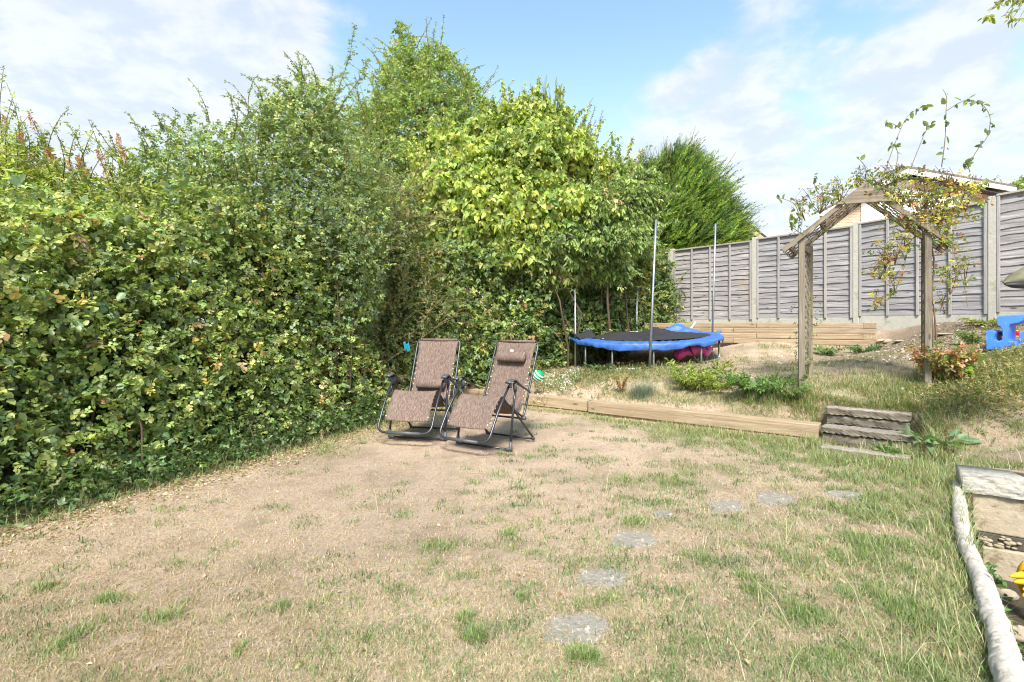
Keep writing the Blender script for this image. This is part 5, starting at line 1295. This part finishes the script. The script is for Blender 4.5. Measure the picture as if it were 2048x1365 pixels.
# ground weeds on the right bank as one mass
def bank_cover():
    f = Fol(); n = 5200; x = np.r_[rng.normal(5.0, .45, n), rng.normal(6.0, .5, n//2)]; y = np.r_[rng.normal(5.55, .3, n), rng.normal(6.0, .3, n//2)]; z = zg(x, y)+np.abs(rng.normal(0, .05, len(x)))
    f.sprigs(np.stack([x, y, z], 1), rng.normal(0, .6, (len(x), 3))+np.array([0, 0, .6]), 1, .5, .024, .5, pick(len(x), [(.20,.23,.06),(.14,.18,.05),(.36,.30,.12),(.28,.20,.09),(.45,.38,.2),(.10,.13,.04)], .2), 'ov')
    n = 2600; x = rng.normal(1.5, .9, n); y = rng.normal(8.7, .5, n); z = zg(x, y)+np.abs(rng.normal(0, .04, n))
    f.sprigs(np.stack([x, y, z], 1), rng.normal(0, .6, (n, 3))+np.array([0, 0, .6]), 1, .5, .03, .5, pick(n, [(.15,.2,.06),(.22,.22,.08),(.36,.26,.12),(.10,.14,.04)], .2), 'ov')
    o = f.build('ground_weeds', 'leaf_soft'); tag(o, 'low tangled ground weeds on the right bank and around the trampoline', 'weeds', kind='stuff')
    # pit undergrowth
    f = Fol(); n = 3600; x = rng.uniform(1.6, 4.6, n); y = rng.uniform(1.5, 3.9, n); ok = inside(x, y, PIT); x, y = x[ok], y[ok]
    k = snoise(x, y, 5, 5) > -.08; x, y = x[k], y[k]; z = zg(x, y)+rng.uniform(.01, .12, len(x))
    f.sprigs(np.stack([x, y, z], 1), rng.normal(0, .6, (len(x), 3))+np.array([0, 0, .4]), 1, .5, .034, .7, pick(len(x), [(.05,.11,.03),(.09,.17,.04),(.14,.23,.06)], .2), 'ivy')
    o = f.build('sunken_ground_cover', 'leaf'); tag(o, 'dark green ground cover in the sunken corner beside the pale log', 'ground cover', kind='stuff')
bank_cover()
def fescue():
    c = at(1285, 810, 7.35); z = zg1(c.x, c.y); n = 900; a = rng.uniform(0, 6.28, n)
    x = c.x+rng.normal(0, .07, n)+np.cos(a)*.03; y = c.y+rng.normal(0, .05, n)
    o = blades('fescue_clump', x, y, rng.uniform(.15, .30, n), np.full(n, .004), a, rng.uniform(.3, 1.25, n), pick(n, [(.27,.31,.25),(.20,.25,.20),(.36,.38,.30)], .12))
    tag(o, 'tuft of blue grey ornamental grass behind the long timber', 'ornamental grass')
fescue()
def white_flowers():
    spots = [(1083,775,7.9),(1105,768,8.2),(1130,786,7.9),(1132,775,8.2),(1148,762,8.5),(1098,762,8.4)]
    for i, (px, py, D) in enumerate(spots):
        c = at(px, py, D); c.z = zg1(c.x, c.y); root = empty('flowering_plant', tuple(c), ['white flower cluster closest to the striped ball', 'white flowers just behind the ball cluster', 'pale flower clump nearest the timber', 'pale lilac flowers in the middle of the patch', 'pale flowers farthest right under the ivy', 'small white flowers farthest back'][i], 'flowers', 'pale flowers behind the right chair')
        f = Fol(); n = 60; P = np.array(tuple(c))+np.stack([rng.normal(0, .06, n), rng.normal(0, .06, n), rng.uniform(.08, .24, n)], 1)
        f.leaves(P, rng.normal(0, 1, (n, 3)), rng.normal(0, 1, (n, 3)), .028, .9, pick(n, [(.72,.66,.74),(.8,.78,.8),(.6,.5,.62)], .06), 'kite'); f.build('blossoms', 'leaf_soft', root)
        g = Fol(); P2 = np.array(tuple(c))+np.stack([rng.normal(0, .08, n), rng.normal(0, .08, n), rng.uniform(0, .16, n)], 1)
        g.leaves(P2, rng.normal(0, .4, (n, 3))+np.array([0, 0, 1]), rng.normal(0, 1, (n, 3)), .07, .16, pick(n, [(.16,.23,.08),(.3,.33,.14)], .15), 'kite'); g.build('foliage', 'leaf_soft', root)
white_flowers()
# stones at the raised bed corner and on the bank
def stone(px, py, D, s, mat, label, cat='stone'):
    c = at(px, py, D); c.z = zg1(c.x, c.y)+s[2]*.35; r2 = random.Random(int(px)); mb = MB()
    def fn(u, v):
        a = u*2*math.pi; t = v*math.pi; k = 1+.16*math.sin(a*3+px)+.12*math.sin(t*4+a*2)
        return c+Vector((math.sin(t)*math.cos(a)*s[0]*k, math.sin(t)*math.sin(a)*s[1]*k, math.cos(t)*s[2]))
    o = mb.grid(fn, 14, 8).build('rubble_stone', M[mat], None, False, origin=c); tag(o, label, cat, 'loose stones on the bare bank')
stone(1775, 664, 9.1, (.08,.06,.05), 'pebble', 'pale round stone near the raised bed corner'); stone(1762, 676, 9.1, (.10,.06,.03), 'roof', 'flat reddish brick piece beside the raised bed corner')
stone(1800, 673, 8.8, (.12,.09,.02), 'pebble', 'flat pale slab fragment right of the brick piece'); stone(1765, 648, 9.25, (.10,.05,.035), 'cream', 'squared cream block wedged under the fence by the raised bed corner')
stone(1806, 807, 6.0, (.03,.03,.025), 'white', 'small white stone on the topmost step'); stone(1930, 690, 7.4, (.12,.1,.03), 'coping', 'flat grey stone on the bank left of the blue toy'); stone(1890, 668, 8.2, (.13,.08,.02), 'pebble', 'thin pale stone on the bank behind the right arch post')
def rubble():
    f = Fol(); n = 2600; x = rng.normal(6.6, .9, n); y = rng.normal(7.9, .8, n); ok = y < 9.3-.5*(x-6); x, y = x[ok], y[ok]; n = len(x); P = np.stack([x, y, zg(x, y)+.006], 1)
    f.leaves(P, np.stack([rng.normal(0, 1, n), rng.normal(0, 1, n), rng.normal(0, .2, n)], 1), np.stack([rng.normal(0, .4, n), rng.normal(0, .4, n), np.ones(n)], 1), rng.uniform(.02, .06, n), .7, pick(n, [(.55,.48,.4),(.42,.34,.26),(.62,.58,.5),(.3,.2,.14)], .15), 'kite')
    o = f.build('rubble', 'blade'); tag(o, 'stone chips and rubble on the bare bank below the fence', 'rubble', kind='stuff')
rubble()

# ------------------------------------------------------------ blue plastic toy, swing seat
def toy():
    D = 6.5; c = at(2060, 703, D); c.z = zg1(c.x, c.y) if False else c.z; root = empty('plastic_seesaw', tuple(c), 'blue moulded plastic play seat with a T shaped handle at the right edge', 'toy')
    pts = [(1972,700),(1971,665),(1974,661),(1985,661),(1992,664),(1988,674),(1989,680),(1995,683),(2003,681),(2005,676),(2004,660),(2000,654),(1994,650),(1992,636),(1996,632),(2044,629),(2048,634),(2046,642),(2036,647),(2019,650),(2017,655),(2017,678),(2021,683),(2036,682),(2038,666),(2044,662),(2075,661),(2110,664),(2112,702),(2048,703)]
    P = [at(x, y, D) for x, y in pts]
    mb = MB(); mb.prism(P, (0, 0, 0), (.36, .27, 0)); mb.build('body', M['toy_blue'], root, False, bevel=.018, seg=4)
    p0, p1 = at(1994, 668, D+.30), at(2060, 668, D+.30); MB().beam(p0, p1, .07, .05).build('red_seat', M['toy_red'], root, bevel=.01)
    p0 = at(2048, 690, D-.004); MB().box(p0, (.06, .006, .035)).build('white_sticker', M['white'], root)
    return c
tcz = toy()
def swing():
    root = empty('swing_seat', tuple(at(2120, 560, 4.2)), 'olive padded end with a black rim poking in from the right', 'garden seat')
    D = 4.2
    def fn(u, v):
        x = 2006+u*190; cy = 566-u*26-10*math.sin(u*2.4); r = (11+u*58)*min(1, u*8+.15); a = v*2*math.pi
        p = at(x, cy, D); q = r*D/F; return p+Vector((0, math.cos(a)*q*1.1, math.sin(a)*q*.75))
    MB().grid(fn, 24, 16).build('cushion', M['olive'], root, True)
    def rim(u, v):
        x = 2005+u*190; cy = 566+6*math.sin(u*1.5); a = v*2*math.pi; r = (6+3*u)*min(1, u*9+.2); p = at(x, cy+4, D-.06-.15*u*0); q = r*D/F
        return p+Vector((0, math.cos(a)*q*1.4-.02, math.sin(a)*q))
    MB().grid(rim, 24, 12).build('rim', M['rubber'], root, True)
    a = at(2190, 560, D); MB().tube([a, Vector((a.x+.1, a.y, zg1(a.x+.1, a.y)-.1))], .03, 8).build('support_post', M['dark'], root, True)
swing()

# ------------------------------------------------------------ log edging, block wall, timber, yellow toy
def log():
    pts = []
    for (px, py, hw) in ((1912,968,7),(1916,1000,10),(1922,1036,12),(1935,1088,13),(1954,1138,15),(1968,1175,17),(1983,1212,19),(1993,1245,20),(2001,1280,21),(2011,1315,24),(2022,1350,26),(2040,1410,30)):
        p = onz(px, py, .055); pts.append((p.x, p.y, .05+.012*math.sin(px*.7), hw*p.y/F))
    pts.append((1.55, 1.35, .05, .05))
    n = len(pts); mb = MB(); cl = []
    for i in range(n-1):
        for k in range(10):
            t = k/10; cl.append([pts[i][j]*(1-t)+pts[i+1][j]*t for j in range(4)])
    cl.append(list(pts[-1])); r2 = random.Random(3)
    mid = (lambda v: v)
    def fn(u, v):
        w_ = u*(len(cl)-1.001); i = int(w_); w_ -= i; x, y, z, r = [cl[i][q]*(1-w_)+cl[i+1][q]*w_ for q in range(4)]; a = v*2*math.pi; s = u*40
        nv = Vector((math.cos(a)*.8, math.sin(a)*.8, s*.55)); rr = r*1.06*(1+.11*mnoise.noise(nv)+.10*mnoise.noise(nv*3.3)+.05*mnoise.noise(nv*9)); ca, sa = math.cos(a)*rr, math.sin(a)*rr
        if i in (28, 29, 58, 90): rr *= .9; ca *= .92; sa *= .92
        return Vector((x+ca*.80+.006*math.sin(u*21), y-ca*.6, z+sa))
    MBo = MB().grid(fn, 240, 28).build('log', M['birch'], None, True, origin=(2.4, 2.6, .05)); tag(MBo, 'long pale whitish log lying along the edge of the sunken corner at bottom right', 'log')
log()
def wall():
    a = onz(1925, 946, .20); b = onz(2048, 961, .20); d = (b-a); d.z = 0; d.normalize(); L = 2.4; n = Vector((-d.y, d.x, 0)); n = n if n.y > 0 else -n
    root = empty('garden_wall', (a.x, a.y, -.4), 'low rendered cream garden wall with rough pale coping stone at right', 'wall')
    Rm = Matrix((d, n, Vector((0, 0, 1)))).transposed()
    def slab(x0, x1, z0, z1, dep, mat, name, off=0.0, bev=.01, rough=0):
        c = a+d*(x0+x1)/2+n*(dep/2+off); c.z = (z0+z1)/2
        mb = MB(); nx, nz = 36, 8
        if rough:
            r2 = random.Random(9)
            def fn(u, v):
                x = x0+(x1-x0)*u; z = z0+(z1-z0)*v; q = a+d*x+n*off; q.z = z
                q_ = Vector((x*9, z*9, 0)); return q-n*(rough*1.6*(mnoise.noise(q_)*.8+mnoise.noise(q_*3.1)*.55+mnoise.noise(q_*8)*.35)) if True else q-n*(rough*(.5+.5*math.sin(x*13+z*21)+.4*math.sin(x*41-z*67+1)+.35*math.sin(x*97+z*83)*math.sin(x*31-z*120)+.3*math.sin(x*160-z*40+2*math.sin(z*90))))
            mb.grid(fn, 160, 26); mb.box(c+n*.012, (x1-x0, dep, z1-z0), Rm)
        else: mb.box(c, (x1-x0, dep, z1-z0), Rm)
        return mb.build(name, M[mat], root, bool(rough), bevel=bev if not rough else 0)
    slab(0, L, .06, .20, .26, 'coping', 'coping_stone', 0, .02, .010)
    slab(.06, L, -.22, .058, .2, 'cream', 'rendered_block', .03); slab(.11, L, -.60, -.32, .2, 'cream', 'rendered_block', .0); slab(.09, L, -.32, -.22, .18, 'mortar', 'mortar_bed', .035)
    f = MB(); r2 = random.Random(2)
    for k in range(90):
        x = .10+r2.random()*1.5; z = -.31+r2.random()*.08; q = a+d*x+n*.028; q.z = z; s = r2.uniform(.010, .02)
        def fn(u, v, q=q, s=s, e=r2.uniform(1, 1.7)):
            A = u*2*math.pi; t = v*math.pi; return q+d*math.sin(t)*math.cos(A)*s*e+n*math.sin(t)*math.sin(A)*s*.8+Vector((0, 0, math.cos(t)*s*.75))
        f.grid(fn, 8, 5)
    f.build('pebble_band', M['pebble'], root, True)
wall()
a = at(2009, 938, 4.05); b = at(2100, 950, 3.6); timber(a, b, .12, .07, 'sleeper', 'timber_offcut', 'pale timber offcut lying on top of the bank behind the rendered wall', 'timber')
def ytoy():
    c = at(2046, 1165, 3.05); root = empty('yellow_toy', tuple(c), 'bright yellow plastic toy with finger like prongs in the sunken corner', 'toy')
    for (dx, dz, l, r) in ((0, .05, .10, .020), (.01, .015, .085, .022), (.03, -.03, .05, .017), (.05, -.07, .07, .024), (.02, .085, .03, .013)):
        p = c+Vector((.06, 0, dz)); q = c+Vector((-l+dx, -.02, dz-.004)); MB().tube([q, q.lerp(p, .15), q.lerp(p, .5), p], [.004, r*.6, r, r*.9], 10).build('prong', M['toy_yellow'], root, True)
    def fn(u, v): A = u*2*math.pi; t = v*math.pi; return c+Vector((.10+.09*math.sin(t)*math.cos(A), .03+.07*math.sin(t)*math.sin(A), .0+.13*math.cos(t)))
    MB().grid(fn, 18, 12).build('toy_body', M['toy_yellow'], root, True)
    z = zg1(c.x+.1, c.y); MB().tube([(c.x+.1, c.y+.03, c.z-.1), (c.x+.1, c.y+.03, z-.02)], .03, 10).build('toy_leg', M['toy_yellow'], root, True)
ytoy()
def pit_rocks():
    for i, (px, py, D, s, lb) in enumerate(((2035, 1270, 2.96, (.08,.07,.04), 'large brown rock beside the ground cover below the wall'), (2003, 1190, 3.4, (.09,.08,.03), 'flat tan rock below the yellow toy'), (2044, 1335, 2.7, (.06,.06,.035), 'pale rock in the bottom right corner'))):
        c = at(px, py, D); c.z = zg1(c.x, c.y)+s[2]*.4
        def fn(u, v):
            a = u*2*math.pi; t = v*math.pi; k = 1+.13*math.sin(a*3+i*2)+.1*math.sin(t*4+a*2)
            return c+Vector((math.sin(t)*math.cos(a)*s[0]*k, math.sin(t)*math.sin(a)*s[1]*k, math.cos(t)*s[2]*k))
        o = MB().grid(fn, 20, 12).build('rock', M['pebble'], None, True, origin=c); tag(o, lb, 'rock', 'rocks in the sunken corner')
pit_rocks()
# blue rag caught in the thicket
c = at(812, 686, 6.9); o = MB().grid(lambda u, v: c+Vector(((u-.5)*.07+.02*v, .02*math.sin(u*9), -.11*v+.02*math.sin(u*7))), 8, 8).build('blue_rag', M['teal'], None, True, solid=.003, origin=c); tag(o, 'scrap of blue plastic caught in the stems behind the left chair', 'rag')

# ------------------------------------------------------------ houses beyond
def house():
    D = 24.0; root = empty('house', tuple(at(1840, 700, D)), 'neighbouring house with white clad gable and pale brick above the fence', 'house')
    Lx = lambda x, y, dd=0: at(x, y, D+dd)
    zb = -1.0
    dep = Vector((5.4, 8, 0))
    # brick gable wall: outline
    W_ = [Lx(1652, 700), Lx(1652, 432), Lx(1815, 352), Lx(2008, 392), Lx(2008, 700)]
    Rm = Matrix.Identity(3)
    brick = MB().prism(W_, (0, 0, 0), dep); 
    brick.build('brick_wall', M['brick_x'], root, origin=Lx(1652, 700))
    # white cladding boards in front (thin, overlapping)
    cl = MB(); x0, x1 = 1722, 1942
    def top(x): return 432+(352-432)*(x-1652)/163 if x < 1815 else 352+(392-352)*(x-1815)/193
    y = 540
    while y > 358:
        ya, yb = y, y-9.0
        xs0, xs1 = x0, x1
        if yb < top(x1): xs1 = min(x1, 1815+(yb-352)/40*193-2)
        if yb < top(x0): xs0 = max(x0, 1652+(432-yb)/80*163+2)
        if xs1 > xs0+4:
            p = [Lx(xs0, ya, -.06), Lx(xs1, ya, -.06), Lx(xs1, yb, -.03), Lx(xs0, yb, -.03)]
            cl.prism(p, (0, 0, 0), (0, .022, 0))
        y -= 8.4
    cl.build('white_cladding', M['white'], root)
    # roof slabs with overhang and barge boards
    for (xa, ya, xb, yb, nm) in ((1815, 338, 1640, 426, 'roof_slope'), (1815, 338, 2032, 376, 'roof_slope')):
        p, q = Lx(xa, ya, -.5), Lx(xb, yb, -.5)
        MB().prism([p, q, q+Vector((0, 0, .12)), p+Vector((0, 0, .14))], (0, 0, 0), dep+Vector((0, .9, 0))).build(nm, M['roof'], root)
        MB().prism([p+Vector((0, 0, -.24)), q+Vector((0, 0, -.20)), q-Vector((0, 0, .004)), p-Vector((0, 0, .004))], (0, -.04, 0), (0, .0, 0)).build('barge_board', M['white'], root)
    MB().prism([Lx(1815, 352, -.45), Lx(2026, 390, -.45), Lx(2026, 392, -.45), Lx(1815, 354, -.45)], (0, 0, 0), (0, .4, 0)).build('soffit', M['dark'], root)
    p = Lx(2034, 372, -.5); MB().prism([p, p+Vector((.10, 0, 0)), p+Vector((.02, 0, -.16)), p+Vector((-.06, 0, -.1))], (0, 0, 0), dep).build('gutter', M['dark'], root)
def m_brickx():
    m, t = new_mat('brick_x'); tc = t.new('ShaderNodeTexCoord').outputs['Object']
    s = t.new('ShaderNodeSeparateXYZ', ins={0: tc}); v = t.new('ShaderNodeCombineXYZ', ins={0: s.outputs[0], 1: s.outputs[2], 2: s.outputs[1]}).outputs[0]
    b = t.new('ShaderNodeTexBrick', ins={'Vector': v, 'Scale': 1.0, 'Mortar Size': .012, 'Brick Width': .225, 'Row Height': .075, 'Color1': (.48, .32, .20, 1), 'Color2': (.36, .23, .14, 1), 'Mortar': (.50, .44, .36, 1)})
    finish(t, b.outputs[0], .9, b.outputs['Fac'], -.3, .01); return m
M['brick_x'] = m_brickx()
house()
def house2():
    D = 26.0; root = empty('house', tuple(at(1440, 600, D)), 'dark roofed house corner sloping down behind the conifer', 'house')
    L = lambda x, y, d=0: at(x, y, D+d)
    MB().prism([L(1330, 650), L(1330, 470), L(1410, 405), L(1500, 470), L(1500, 650)], (0, 0, 0), (-2, 7, 0)).build('wall', M['brick_x'], root, origin=L(1330, 650))
    for (xa, ya, xb, yb) in ((1410, 386, 1534, 480), (1410, 386, 1310, 470)):
        p, q = L(xa, ya, -.4), L(xb, yb, -.4)
        MB().prism([p, q, q+Vector((0, 0, .16)), p+Vector((0, 0, .18))], (0, 0, 0), (-2, 8, 0)).build('roof_slope', M['dark'], root)
        MB().prism([p-Vector((0, 0, .28)), q-Vector((0, 0, .26)), q-Vector((0, 0, .004)), p-Vector((0, 0, .004))], (0, -.04, 0), (0, 0, 0)).build('barge_board', M['paletwig'], root)
house2()
